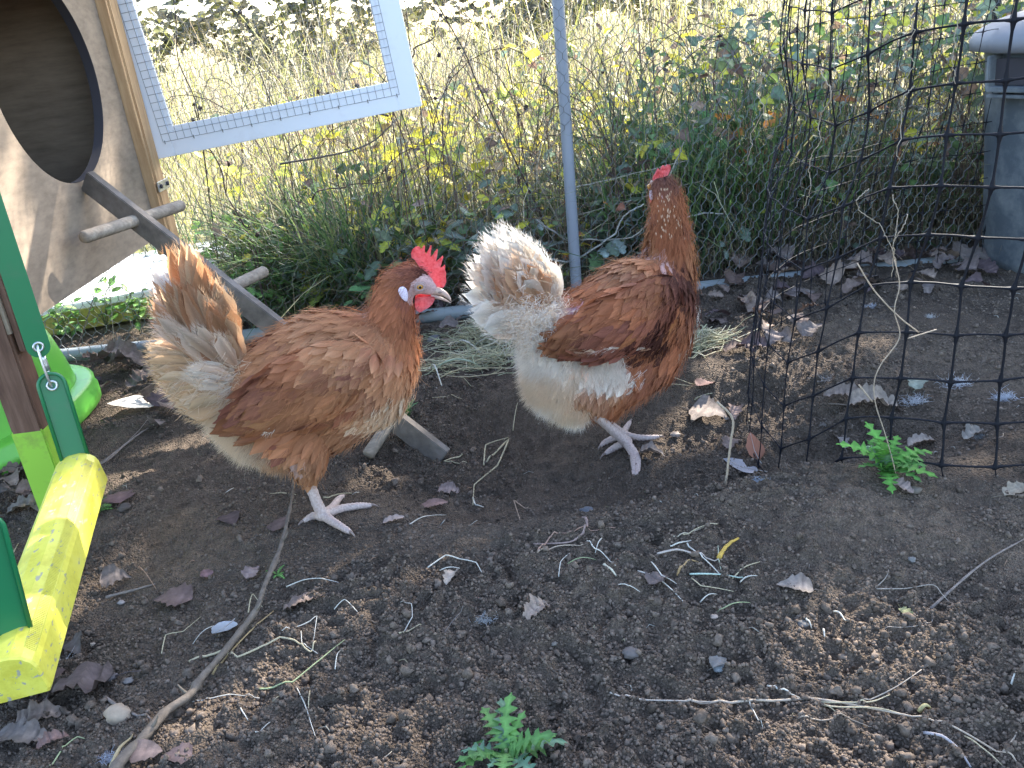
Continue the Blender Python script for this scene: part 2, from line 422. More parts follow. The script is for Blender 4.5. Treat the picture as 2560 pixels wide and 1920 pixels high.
# ------------------------------------------------------------------ leaves
def leaf_tpl(kind, seed=0, curl=.5, res=None):
    """flat leaf in XY along +x, length 1, then curled in z"""
    r = np.random.default_rng(seed); n = 29 if kind == 'thistle' else 23 if kind == 'oak' else 15
    t = np.linspace(0, 1, n)
    if kind == 'oak':
        w = .27 * np.sin(math.pi * t ** .85) ** .55 * (.6 + .5 * np.abs(np.sin(t * math.pi * 3.6 + .35)) ** .8) + .012
    elif kind == 'poplar':
        w = np.interp(t, [0, .05, .16, .3, .5, .75, .93, 1], [0, .2, .4, .42, .34, .18, .05, 0]) * (1 + .09 * r.standard_normal(n)) + .008
    elif kind == 'thistle':
        w = .17 * np.sin(math.pi * t ** .8) ** .6 * (.28 + .95 * (np.arange(n) % 4 == 2) + .45 * (np.arange(n) % 4 == 1)) + .012
    else:
        w = .24 * np.sin(math.pi * t) ** .8 + .004
    w2 = w * (1 + .1 * r.standard_normal(n))
    z0 = .18 * curl * np.sin(t * math.pi * 1.1) + .04 * curl * r.standard_normal(n)
    e1 = w ** 1 * curl * r.uniform(.2, 1.) + .03 * curl * r.standard_normal(n); e2 = w2 * curl * r.uniform(-.2, 1.) + .03 * curl * r.standard_normal(n)
    V = []
    for i in range(n):
        V += [(t[i], w[i], z0[i] + e1[i]), (t[i], w[i] * .5, z0[i] + e1[i] * .25), (t[i], 0, z0[i]), (t[i], -w2[i] * .5, z0[i] + e2[i] * .25), (t[i], -w2[i], z0[i] + e2[i])]
    V = np.array(V); i, j = np.meshgrid(np.arange(n - 1), np.arange(4), indexing='ij')
    F = np.stack([i * 5 + j, (i + 1) * 5 + j, (i + 1) * 5 + j + 1, i * 5 + j + 1], -1).reshape(-1, 4)
    C_ = np.ones((len(V), 3)); C_[2::5] *= 1.3; C_[0::5] *= .9; C_[4::5] *= .9
    V[:, 0] -= .5
    return V, F, C_
def petiole(tv, L_=.35):
    V, F = tube([(-.5, 0, 0), (-.5 - L_ * .5, .02, .02), (-.5 - L_, .06, .0)], [.012, .01, .008], 4)
    return V, F
def dead_leaf(px, py, size, kind, col, label, yaw=None, curl=.6, tilt=.12, seed=None, lift=.0, group='fallen leaves on the bare soil'):
    p = G(px, py); s = random.randrange(9999) if seed is None else seed; r = random.Random(s)
    tv, tf, tc = leaf_tpl(kind, s, curl)
    sm = size / CF * np.linalg.norm(p - CC) * .93
    col = tuple(np.array(col) * .5 + np.array((.92, .8, .68)) * np.mean(col) * .42)
    g = Geo(); R = rotmats(np.array([r.uniform(0, 6.28) if yaw is None else math.radians(yaw)]), np.array([r.uniform(-tilt, tilt)]), np.array([r.uniform(-tilt, tilt)]))[0] * sm
    V = tv @ R.T; ca = np.array(col)
    g.add(V, tf, tc * ca); pv, pf = petiole(tv); g.add(pv @ R.T, pf, ca * .8)
    V = np.concatenate(g.V)
    z = float(Hlow(p[0], p[1])) - V[:, 2].min() + .003 + lift
    o = g.build('fallen_leaf', M['deadleaf']); o.location = (float(p[0]), float(p[1]), z)
    return tag(o, label, 'leaf', group)
D = lambda x, y: (x * 1.1573, y * 1.1573)
BR = (.17, .095, .075); TAN = (.33, .22, .16); GREY = (.2, .15, .135); PUR = (.12, .07, .08); PALE = (.45, .34, .26)
for (x, y, s, k, c, yaw, cu, lab) in [
    (375, 1300, 92, 'poplar', (.2, .11, .095), 170, .35, 'flat reddish brown pointed leaf in front of the left hen, left of the bent stick'),
    (253, 1262, 62, 'poplar', GREY, 20, .8, 'curled grey brown leaf beside a short grey twig, right of the yellow bar'),
    (655, 1310, 92, 'oak', (.24, .16, .13), 200, .5, 'ragged light brown leaf just right of the grey down feather'),
    (548, 1243, 46, 'poplar', (.33, .2, .18), 60, .8, 'small folded pinkish leaf left of the bent stick'),
    (447, 1244, 36, 'poplar', (.26, .11, .12), 120, .4, 'tiny pink red leaf on dark soil between the yellow bar and the stick'),
    (975, 1255, 58, 'oak', (.5, .38, .29), 250, .6, 'pale tan crumpled leaf under a bent straw in the middle of the foreground'),
    (1160, 1335, 76, 'oak', (.4, .27, .2), 215, .9, 'tan folded leaf with ragged edge standing alone in the middle foreground'),
    (1716, 1277, 82, 'poplar', (.26, .21, .18), 160, .5, 'grey brown leaf with a pointed tip in the right foreground'),
    (852, 1130, 52, 'oak', (.42, .3, .26), 10, .3, 'pale lobed leaf lying right of the left hen\'s claws'),
    (970, 1067, 56, 'oak', (.38, .25, .22), 340, .8, 'crumpled pinkish leaf on the rim of the hollow'),
    (608, 1138, 62, 'poplar', (.16, .09, .085), 70, .2, 'dull red leaf half buried behind the bent stick, by the left hen\'s foot'),
    (500, 1127, 64, 'poplar', (.1, .058, .062), 300, .2, 'dark purplish leaf pressed into the soil under the left hen'),
    (172, 1500, 150, 'poplar', (.15, .105, .11), 195, .7, 'large dark folded leaf below the end of the yellow bar'),
    (80, 1478, 100, 'poplar', (.17, .1, .095), 150, .5, 'dull red brown leaf touching the yellow bar end'),
    (88, 1560, 96, 'oak', (.27, .19, .15), 10, .6, 'tan oak leaf beside the round tan stone'),
    (50, 1602, 110, 'oak', (.22, .17, .15), 350, .5, 'grey brown oak leaf in the bottom left corner'),
    (118, 1612, 60, 'oak', (.26, .13, .11), 30, .8, 'small reddish oak leaf in front of the round tan stone'),
    (165, 1408, 56, 'poplar', (.15, .12, .11), 310, .9, 'curled dark leaf right of the yellow bar end'),
    (1532, 905, 96, 'poplar', (.27, .2, .165), 330, .6, 'big triangular tan leaf standing by the netting edge'),
    (1410, 990, 62, 'poplar', (.25, .2, .18), 340, 1., 'curled leaf just right of the right hen\'s claws'),
    (1528, 835, 58, 'poplar', (.16, .06, .055), 20, .4, 'dark red leaf between the right hen and the netting'),
    (1825, 868, 92, 'oak', (.28, .2, .155), 330, .7, 'curled brown leaf behind the black netting, left of the green thistle'),
    (1885, 890, 110, 'oak', (.36, .27, .2), 350, .8, 'long torn tan leaf above the green thistle behind the netting'),
    (1590, 900, 56, 'oak', (.33, .19, .15), 250, .8, 'pink brown leaf caught in the dead straws at the netting edge'),
    (1578, 965, 66, 'oak', (.24, .15, .12), 60, .6, 'brown leaf at the foot of the netting corner beside the dark hollow'),
    (1945, 1060, 62, 'oak', (.34, .23, .19), 300, .6, 'tan lobed leaf in front of the green thistle, under the netting'),
    (2200, 1068, 72, 'oak', (.38, .3, .2), 10, .5, 'tan oak leaf at the right edge under the netting'),
    (1990, 965, 60, 'oak', (.38, .29, .23), 0, .6, 'pale brown leaf right of the green thistle'),
    (1815, 962, 56, 'oak', (.3, .24, .21), 90, .9, 'small folded grey leaf behind the netting left of the thistle'),
    (190, 842, 74, 'poplar', (.13, .15, .035), 330, .5, 'olive green leaf by the lime tub'),
    (262, 800, 130, 'oak', (.23, .16, .135), 350, .8, 'large crumpled brown leaf in front of the grey ground pipe, left'),
    (318, 828, 90, 'oak', (.19, .13, .11), 40, .8, 'curled brown leaf beside the large crumpled one near the ground pipe'),
    (937, 1101, 76, 'willow', (.3, .15, .13), 5, .3, 'thin red brown strip of leaf on the rim of the hollow'),
    (1425, 1262, 62, 'poplar', (.17, .12, .11), 30, .6, 'dark torn leaf under the scattered straws'),
    (310, 1640, 100, 'willow', (.3, .17, .13), 350, .4, 'red brown leaf at the bottom edge beside the thick end of the stick'),
    (385, 1642, 64, 'poplar', (.17, .1, .1), 180, .3, 'dull purple leaf at the bottom edge right of the stick'),
    (1958, 1335, 40, 'oak', (.32, .33, .1), 280, .7, 'tiny yellow green leaf scrap beside the long twig on the right'),
    (600, 695, 86, 'poplar', (.25, .17, .16), 60, .7, 'pinkish brown leaf behind the plank, left of the hen\'s back'),
    (60, 1110, 80, 'oak', (.24, .19, .15), 10, .7, 'curled leaf at the left edge behind the yellow bar'),
    (1555, 1440, 50, 'poplar', (.21, .2, .19), 40, .7, 'pale grey leaf scrap among the clods right of centre'),
    (262, 1080, 74, 'poplar', (.19, .09, .09), 110, .3, 'dark red leaf right of the yellow bar top'),
    (2105, 948, 62, 'oak', (.36, .3, .24), 20, .8, 'pale curled leaf with down caught on it behind the netting'),
    (1980, 840, 70, 'oak', (.25, .3, .22), 60, .6, 'grey green leaf covered with white down behind the netting'),
]:
    dead_leaf(*D(x, y), s * 1.12, k, c, lab, yaw, cu, seed=int(x * 7 + y))
# the drift of leaves along the foot of the fence and behind the hens
zones = [((1540, 1760, 560, 770), 40, 'brown leaf in the drift right of the right hen, at the fence foot'),
         ((880, 1010, 660, 750), 14, 'dry leaf on the soil between the two hens, in front of the ground pipe'),
         ((200, 400, 770, 930), 14, 'dry brown leaf in the litter left of the left hen\'s tail'),
         ((1780, 2130, 560, 640), 30, 'dull leaf in the litter behind the netting, left of the bin'),
         ((560, 1000, 620, 700), 20, 'brown leaf under the weeds behind the left hen'),
         ((10, 110, 1020, 1110), 8, 'dry leaf on the soil left of the yellow bar')]
for (x0, x1, y0, y1), n, lab in zones:
    for _ in range(n):
        c = random.choice([BR, TAN, GREY, PUR, (.24, .15, .12), (.2, .14, .13)])
        dead_leaf(*D(random.uniform(x0, x1), random.uniform(y0, y1)), random.uniform(42, 78), random.choice(['oak', 'poplar', 'poplar']), c, lab, None, random.uniform(.4, 1.), .5, lift=random.uniform(0, .012), group='drift of fallen leaves')

# ------------------------------------------------------------------ straws, twigs, stones, feathers
Z3 = lambda x, y: (x / 2.304, 1200 + y / 2.304)
Z6 = lambda x, y: (1000 + x / 2.458, 1250 + y / 2.458)
Z7 = lambda x, y: (1700 + x / 2.476, 1250 + y / 2.476)
def ground_line(pts, r, lift=.002, arc=.0, taper=.6, m=6, kink=False):
    P = np.array([G(*p, lift) for p in pts]); Pc = catmull(P, m)
    if kink:
        t_ = np.linspace(0, len(pts) - 1, len(Pc)); Pl = np.stack([np.interp(t_, np.arange(len(pts)), P[:, c]) for c in range(3)], 1); Pc = Pl * .8 + Pc * .2
    P = Pc
    t = np.linspace(0, 1, len(P)); P[:, 2] += arc * np.sin(math.pi * t)
    P[:, 2] = np.maximum(P[:, 2], HH(P[:, 0], P[:, 1]) + r * .5)
    return P, r * (1 - taper * t)
def line_thing(name, pts, rpx, col, label, cat, mat, group=None, arc=.004, taper=.5, n=5, knots=0):
    P0 = G(*pts[0]); r = rpx / CF * np.linalg.norm(P0 - CC)
    P, R = ground_line(pts, r * .78, .003, arc, taper, kink=name == 'straw_stem')
    if knots: R = R * (1 + .18 * np.sin(np.arange(len(P)) * 1.9) ** 8 + .1 * rng.standard_normal(len(P)))
    V, F = tube(P, R, n); g = Geo(); g.add(V, F, col)
    return tag(g.build(name, mat, loc=P0), label, cat, group)
ST = (.5, .42, .27); STW = (.62, .58, .5); STG = (.38, .42, .22); STB = (.33, .21, .14)
straws = [
 (Z3, [(1090, 1045), (1240, 1010), (1290, 1000), (1375, 1045), (1540, 975), (1620, 930), (1700, 940), (1790, 1000), (1825, 950)], 4.2, ST, 'thick bent pale straw crossing under the stick'),
 (Z3, [(1225, 1120), (1400, 940), (1575, 755)], 3.6, (.45, .31, .15), 'straight golden straw leaning across the bent pale straw'),
 (Z3, [(1475, 1220), (1690, 1180), (1860, 1040), (1985, 920)], 3., STG, 'curved green yellow stem right of the stick'),
 (Z3, [(1110, 1283), (1215, 1270), (1330, 1245), (1495, 1256)], 2., STW, 'thin white straw below the curved green stem'),
 (Z3, [(1705, 1190), (1760, 1310), (1820, 1490)], 2.2, STW, 'long white straw pointing at the viewer, right of the stick'),
 (Z3, [(1790, 1205), (1780, 1370)], 2.2, ST, 'short straw touching the long white straw'),
 (Z3, [(1480, 1480), (1530, 1440), (1575, 1385)], 2.2, STW, 'short white straw in the lower left foreground'),
 (Z3, [(1380, 1320), (1430, 1385)], 2.6, STW, 'stubby white straw piece near the stick'),
 (Z3, [(1650, 615), (1750, 595), (1850, 585), (1950, 590)], 2.2, STW, 'short white straw above the ragged brown leaf'),
 (Z3, [(1925, 745), (1990, 710), (2060, 760)], 1.8, STW, 'tiny kinked white straw'),
 (Z3, [(930, 1000), (960, 910), (1060, 890), (1155, 790)], 1.8, ST, 'thin curling straw left of the down feather'),
 (Z3, [(290, 1658), (370, 1560), (450, 1495), (490, 1490)], 2.4, STG, 'greenish stem at the bottom left edge'),
 (Z3, [(640, 1655), (700, 1560), (770, 1480)], 7., (.42, .34, .2), 'thick split straw beside the butt of the stick'),
 (Z3, [(800, 500), (900, 630)], 2., STB, 'thin brown stem lying behind the reddish leaf'),
 (Z3, [(1230, 840), (1110, 945)], 1.7, STW, 'hair thin white straw left of the down feather'),
 (Z3, [(1930, 1090), (1945, 1020), (1975, 970)], 2., STW, 'small curved white straw near the green stem'),
 (Z3, [(45, 530), (105, 365)], 2.4, ST, 'straw on the soil left of the yellow bar'),
 (Z3, [(1430, 765), (1445, 700), (1460, 665), (1510, 730)], 2.2, ST, 'bent straw sticking up behind the stick'),
 (Z3, [(1630, 890), (1790, 830), (1830, 800), (1805, 930)], 1.8, STW, 'folded fine straw below the ragged leaf'),
 (Z3, [(1735, 870), (1745, 960), (1830, 1000)], 1.8, STW, 'fine straw crossing the bent pale straw end'),
 (Z6, [(170, 415), (285, 355), (370, 385), (470, 400), (505, 450)], 2.4, STW, 'arched pale straw over the crumpled tan leaf'),
 (Z6, [(245, 432), (368, 420)], 2.2, STW, 'short straight straw on the crumpled tan leaf'),
 (Z6, [(845, 350), (950, 300), (1060, 288), (1130, 288)], 2.6, (.5, .38, .28), 'pinkish straw below the knotted root'),
 (Z6, [(850, 345), (910, 260), (980, 225), (1100, 205), (1350, 175)], 2.8, (.42, .26, .19), 'long red brown stem beside the knotted root'),
 (Z6, [(1150, 250), (1200, 320), (1240, 340), (1325, 415)], 2.4, STW, 'white forked straw, long prong'),
 (Z6, [(1240, 235), (1200, 325)], 2.4, STW, 'white forked straw, short prong'),
 (Z6, [(975, 470), (990, 400), (1045, 325)], 1.8, STW, 'thin upright looking pale straw left of the white forked one'),
 (Z6, [(1030, 392), (1205, 368)], 1.8, STG, 'thin greenish straw left of the scattered pile'),
 (Z6, [(1255, 420), (1330, 468)], 5., (.6, .55, .42), 'stubby wide straw piece left of the scattered pile'),
 (Z6, [(700, 5), (715, 60), (740, 130)], 2.2, (.4, .28, .2), 'thin bent brown stem at the rim of the hollow'),
 (Z6, [(700, 5), (770, 65), (800, 50)], 2., (.4, .28, .2), 'short brown stem crossing at the rim of the hollow'),
 (Z6, [(450, 0), (465, 40), (515, 45)], 3., STW, 'white bent straw end at the rim of the hollow'),
 (Z6, [(1290, 1200), (1500, 1240), (1700, 1250), (1900, 1252), (2212, 1250)], 3., (.5, .42, .35), 'left half of the long pale root across the right foreground'),
 (Z6, [(1680, 250), (1820, 200), (1955, 145)], 2.4, (.45, .38, .28), 'pale bent straw above the scattered pile'),
 (Z6, [(1960, 385), (2000, 310), (2080, 235)], 8., (.55, .36, .07), 'short thick yellow stalk on the scattered straw pile'),
 (Z6, [(1580, 330), (1700, 325), (1800, 350), (1960, 385)], 4., (.5, .42, .36), 'wide flat pale straw through the scattered pile'),
 (Z6, [(1660, 290), (1730, 285), (1790, 262)], 3., STW, 'white curled straw on top of the scattered pile'),
 (Z6, [(1765, 280), (1830, 350), (1920, 430), (1985, 480)], 2.6, STW, 'long white straw slanting through the scattered pile'),
 (Z6, [(1460, 435), (1580, 490), (1680, 575), (1765, 655)], 2.6, STW, 'long white straw at the left of the scattered pile'),
 (Z6, [(1545, 380), (1610, 490), (1700, 515)], 2.2, STW, 'kinked white straw at the left of the scattered pile'),
 (Z6, [(1780, 455), (1950, 470), (2150, 490)], 3.4, (.45, .55, .46), 'blue green flat blade through the scattered pile'),
 (Z6, [(1705, 465), (1770, 400), (1840, 385)], 4., (.4, .26, .12), 'brown split straw in the scattered pile'),
 (Z6, [(1790, 480), (1850, 545), (2050, 562)], 2.2, ST, 'straw curving along the near side of the scattered pile'),
 (Z6, [(1845, 628), (1950, 580)], 2.2, STW, 'short pale straw in front of the scattered pile'),
 (Z6, [(1955, 280), (1960, 390), (1980, 465)], 2.2, (.5, .52, .38), 'green white stem standing through the scattered pile'),
 (Z6, [(2040, 485), (2120, 425), (2212, 380)], 2.6, ST, 'straw pointing right out of the scattered pile'),
 (Z6, [(2090, 505), (2195, 480)], 2.6, STW, 'short straw right of the scattered pile'),
 (Z6, [(1950, 690), (2050, 660), (2150, 630)], 2.2, STG, 'greenish stem in front of the scattered pile'),
 (Z6, [(1340, 520), (1400, 550), (1475, 565)], 2., STW, 'fine white straw left of the dark torn leaf'),
 (Z6, [(0, 850), (150, 785)], 2.8, ST, 'straw in the centre left foreground'),
 (Z6, [(20, 820), (80, 740), (75, 660), (0, 630)], 1.8, STW, 'thin curled pale straw in the centre left foreground'),
 (Z6, [(265, 830), (350, 740), (430, 645)], 1.6, (.2, .17, .15), 'thin dark stem behind the white down tuft'),
 (Z6, [(60, 150), (150, 120), (285, 92)], 2.2, STW, 'fine white straw near the rim left of centre'),
 (Z7, [(5, 1258), (370, 1262), (750, 1245), (900, 1255), (1200, 1310), (1540, 1380), (1700, 1420), (2000, 1590), (2110, 1658)], 4.5, (.5, .4, .3), 'right half of the long pale root across the right foreground'),
 (Z7, [(540, 1150), (640, 1205), (790, 1250)], 3.6, STW, 'white straw joining the long pale root'),
 (Z7, [(830, 1250), (1000, 1275), (1180, 1270), (1300, 1205)], 3.2, ST, 'upper strand branching from the long pale root'),
 (Z7, [(830, 1260), (1050, 1290), (1300, 1190), (1505, 1045)], 2.6, (.33, .29, .25), 'grey stem rising from the long pale root'),
 (Z7, [(850, 1270), (1000, 1310), (1250, 1320), (1500, 1370)], 2.6, ST, 'lower strand beside the long pale root'),
 (Z7, [(830, 1250), (920, 1295), (985, 1335)], 2.6, ST, 'short strand under the long pale root'),
 (Z7, [(730, 1380), (900, 1380), (1040, 1375), (1200, 1415)], 2.6, (.4, .31, .23), 'wavy thin root in front of the long pale root'),
 (Z7, [(430, 1265), (470, 1350), (515, 1430)], 2.2, STW, 'straw hanging toward the viewer from the long pale root'),
 (Z7, [(1510, 1440), (1620, 1490), (1720, 1570), (1800, 1655)], 5., (.38, .35, .36), 'furry grey stem in the bottom right corner'),
 (Z7, [(1760, 1460), (1860, 1560), (2010, 1658)], 2.4, ST, 'thin straw beside the furry grey stem'),
 (Z7, [(2000, 1585), (2080, 1470)], 4., (.42, .34, .26), 'pale twig end in the bottom right corner'),
 (Z7, [(950, 690), (1030, 768)], 3., STW, 'short pale straw in the middle of the right foreground'),
 (Z7, [(885, 810), (895, 860)], 4., STW, 'stubby white straw in the right foreground'),
 (Z7, [(780, 750), (815, 795)], 3., STW, 'tiny double straw in the right foreground'),
 (Z7, [(1215, 550), (1400, 565), (1560, 550), (1620, 600), (1670, 635)], 1.9, (.35, .3, .25), 'thin rootlet curling toward the long twig'),
 (Z7, [(1210, 545), (1270, 500), (1290, 450), (1260, 420)], 1.7, (.35, .3, .25), 'looped rootlet right of centre'),
 (Z7, [(1560, 700), (1555, 770), (1480, 800), (1300, 810), (1240, 825)], 1.9, (.3, .25, .21), 'curved rootlet below the long twig'),
 (Z7, [(2050, 1140), (2075, 1095)], 3., STW, 'white chip of straw at the right edge'),
 (Z7, [(1480, 1310), (1550, 1290)], 7., (.5, .42, .2), 'short wide yellow straw chip in the sunlit patch'),
 (Z7, [(20, 235), (120, 195), (235, 148)], 2.4, ST, 'pale straw just above the scattered pile on the left'),
 (Z7, [(30, 1600 - 200), (200, 1430)], 1.5, (.2, .16, .14), 'thin dark rootlet at the bottom'),
]
for zf, pts, r, c, lab in straws:
    line_thing('straw_stem' if 'root' not in lab and 'twig' not in lab else 'root', [zf(*p) for p in pts], r, c, lab, 'root' if 'root' in lab and 'straw' not in lab else 'straw', M['straw'], 'straws and rootlets on the soil', arc=.003 + .004 * random.random())
dstraws = [([(1050, 1000), (1100, 950), (1075, 1010), (1025, 1050), (1022, 1095)], 3.2, 'bent straws by the foot of the plank'),
 ([(1045, 1005), (1050, 965), (1098, 945)], 3., 'straw leaning over the bent one near the plank foot'),
 ([(1000, 985), (960, 1000), (1010, 1005)], 2.6, 'folded straw touching the plank foot'),
 ([(930, 860), (1000, 862)], 1.6, 'hair thin straw between the hens'),
 ([(700, 1080), (760, 1065)], 3., 'white straw behind the left hen\'s foot'),
 ([(640, 1070), (580, 1068)], 1.6, 'thin straw behind the left hen\'s shank'),
 ([(1108, 930), (1118, 870)], 1.8, 'thin dark straw in the hollow'),
 ([(1128, 830), (1150, 815), (1205, 818)], 2., 'straw in front of the hay'),
 ([(1390, 830), (1440, 815), (1500, 832)], 2.2, 'bent straw behind the right hen\'s legs'),
 ([(1400, 833), (1495, 834)], 2.2, 'straight straw behind the right hen\'s legs'),
 ([(1500, 865), (1540, 850)], 3., 'white straw near the dark red leaf'),
 ([(935, 810), (1000, 820), (1090, 805)], 2.6, 'long straw lying along the front of the hay'),
 ([(2010, 1315), (2120, 1225), (2212, 1165)], 4., 'long grey twig at the right edge'),
 ([(215, 1005), (290, 950), (320, 925)], 4., 'grey twig behind the yellow bar'),
 ([(215, 1005), (250, 985), (330, 900)], 2.6, 'thin twig crossing behind the yellow bar'),
 ([(230, 1290), (290, 1280), (335, 1262)], 4.5, 'short grey twig beside the curled leaf'),
 ([(225, 1505), (270, 1540), (330, 1560)], 5., 'knobbly root below the big dark leaf')]
for pts, r, lab in dstraws:
    tw = 'twig' in lab or 'knobbly' in lab
    line_thing('twig' if tw else 'straw_stem', [D(*p) for p in pts], r, (.22, .18, .155) if tw else ST, lab, 'twig' if tw else 'straw', M['bark'] if tw else M['straw'], 'straws and rootlets on the soil', knots=tw)
line_thing('root', [Z6(*p) for p in [(1120, 110), (1150, 150), (1140, 200), (1090, 250), (1020, 272), (820, 272)]], 5., (.28, .2, .17), 'knotted brown root with a clod at its tip, centre of the soil', 'root', M['bark'], knots=1)
# many tiny straw bits: stuff
g_ = Geo()
for _ in range(420):
    x = rng.uniform(-1., 1.2); y = .5 + 1.7 * rng.random() ** 1.3
    a = rng.uniform(0, 3.14); l = rng.uniform(.004, .02)
    z = float(HH(x, y)) + .001
    p = np.array([[x, y, z], [x + l * math.cos(a) * .5, y + l * math.sin(a) * .5, z + rng.uniform(0, .004)], [x + l * math.cos(a + .4), y + l * math.sin(a + .4), z]])
    V, F = tube(p, rng.uniform(.0003, .0009), 3); g_.add(V, F, np.array(random.choice([ST, STW, STB, (.25, .2, .16)])) * rng.uniform(.6, 1.))
o = g_.build('straw_litter', M['straw']); tag(o, 'tiny broken bits of straw and root strewn over the soil', 'litter', kind='stuff')
# the bent stick in the foreground
pts = [(1690, -75), (1692, 0), (1682, 100), (1660, 210), (1635, 320), (1600, 430), (1520, 620), (1490, 720), (1440, 800), (1290, 990), (1160, 1140), (1090, 1240), (960, 1330), (880, 1420), (820, 1490), (720, 1590), (640, 1690), (560, 1790)]
P = np.array([G(*Z3(*p), .008) for p in pts]); up_ = np.interp(np.arange(len(pts)), [0, 3, 8, 17], [.05, .03, .01, .0])
P = np.array([gz(*Z3(*p), G(*Z3(*p), .008)[2] + u) for p, u in zip(pts, up_)]); P = catmull(P, 5)
R = np.interp(np.arange(len(P)), [0, 20, 60, len(P)], [.0016, .0028, .0048, .0064]) * (1 + .1 * rng.standard_normal(len(P)) + .3 * (np.arange(len(P)) % 13 == 0))
V, F = tube(P, R, 9); g_ = Geo(); g_.add(V, F, (.15, .12, .095))
for k in (8, 22, 38, 55, 66):
    V, F = tube(np.array([P[k], P[k] + (.006 * (-1) ** k, .002, .006), P[k] + (.011 * (-1) ** k, .004, .014)]), [R[k] * .6, R[k] * .4, R[k] * .15], 5); g_.add(V, F, (.16, .13, .1))
o = g_.build('bent_stick', M['bark'], loc=P[-1]); tag(o, 'long bent grey brown stick running from the bottom edge to the left hen\'s foot', 'stick')

def stone(px, py, rpx, col, label, sq=.75, name='stone', cat='stone'):
    p = G(px, py); r = rpx / CF * np.linalg.norm(p - CC)
    V = ICO3[0].copy(); n = (vn(V[:, 0] * 1.6 + 3 + px, V[:, 1] * 1.6 + V[:, 2] * 2, 3) - .5) * .5 + (vn(V[:, 0] * 5 + px, V[:, 1] * 5 + V[:, 2] * 4, 4) - .5) * .16
    V = V * (1 + n)[:, None] * np.array([1, .85, sq]) * r
    V = V + np.array([p[0], p[1], p[2] + r * sq * .55])
    g = Geo(); g.add(V, ICO3[1], col)
    return tag(g.build(name, M['stone'], loc=V.mean(0)), label, cat, 'stones and clods on the soil')
stone(*D(257, 1558), 27, (.34, .26, .19), 'round tan stone near the bottom left corner', .9)
for x, y, r, c, lab in [(*Z6(1935, 728), 10, (.42, .32, .25), 'small pinkish stone below the scattered straws'), (*Z6(1975, 795), 12, (.34, .27, .2), 'tan stone just in front of the pinkish one'),
    (*Z6(1525, 1030), 13, (.16, .14, .12), 'round grey brown stone in the centre right foreground'), (*Z6(1420, 958), 20, (.13, .11, .1), 'flat dull stone behind the round one'),
    (*Z6(1980, 1040), 20, (.2, .21, .22), 'pale grey lump among the clods on the right'), (*Z6(130, 1345), 16, (.14, .13, .12), 'grey stone left of the thistle at the bottom'),
    (*Z6(950, 890), 8, (.15, .13, .11), 'pebble in the centre foreground'), (*Z6(1150, 80), 19, (.12, .12, .13), 'grey clod at the tip of the knotted root'),
    (*Z3(640, 1140), 13, (.13, .11, .11), 'left of two grey clods right of the big dark leaf'), (*Z3(740, 1165), 11, (.17, .15, .14), 'right of two grey clods right of the big dark leaf'),
    (*Z3(535, 950), 6, (.4, .32, .25), 'tiny tan pebble near the curled dark leaf'), (*Z3(700, 712), 8, (.3, .26, .24), 'flat pale pebble under the reddish leaf'),
    (*Z3(1365, 1270), 8, (.25, .18, .16), 'pink pebble right of the thin white straw'), (*Z7(1140, 800), 13, (.13, .12, .11), 'dark flat stone in the right foreground'),
    (*Z7(760, 780), 13, (.13, .12, .11), 'dark oval stone left of the tiny double straw'), (*Z7(1435, 1375 - 1000), 9, (.16, .15, .14), 'small pebble in the far right soil'),
    (*D(270, 1500 - 400), 14, (.1, .08, .07), 'dark clod under the left hen'), (*D(940, 738), 18, (.15, .14, .14), 'grey stone in front of the ground pipe between the hens'),
    (*D(1460, 942), 12, (.3, .24, .2), 'tan clod right of the right hen\'s foot'), (*D(1975, 1063), 14, (.13, .11, .09), 'clod in front of the thistle under the netting')]:
    stone(x, y, r, c, lab, .6)

# down and feathers on the soil
def down_tuft(px, py, size, col, label, n=150, flat=.4):
    p = G(px, py); s = size / CF * np.linalg.norm(p - CC); g = Geo()
    for _ in range(n):
        a = rng.uniform(0, 6.28); e = rng.uniform(0, 1.2) * flat; l = s * rng.uniform(.15, .6)
        d = np.array([math.cos(a) * math.cos(e), math.sin(a) * math.cos(e), math.sin(e)]); b = p + rng.normal(0, s * .33, 3) * (1.2, .8, .1) + (0, 0, .003)
        q = b + d * l * .5 + rng.normal(0, s * .12, 3); r_ = q + d * l * .4 + rng.normal(0, s * .2, 3)
        q[2] = max(q[2], p[2] + .001); r_[2] = max(r_[2], p[2] + .001)
        V, F = tube(np.array([b, q, r_]), [.0003, .00025, .0001], 3, False); g.add(V, F, col)
    return tag(g.build('down_tuft', M['fluff'], loc=p), label, 'down tuft', 'tufts of hen down on the soil')
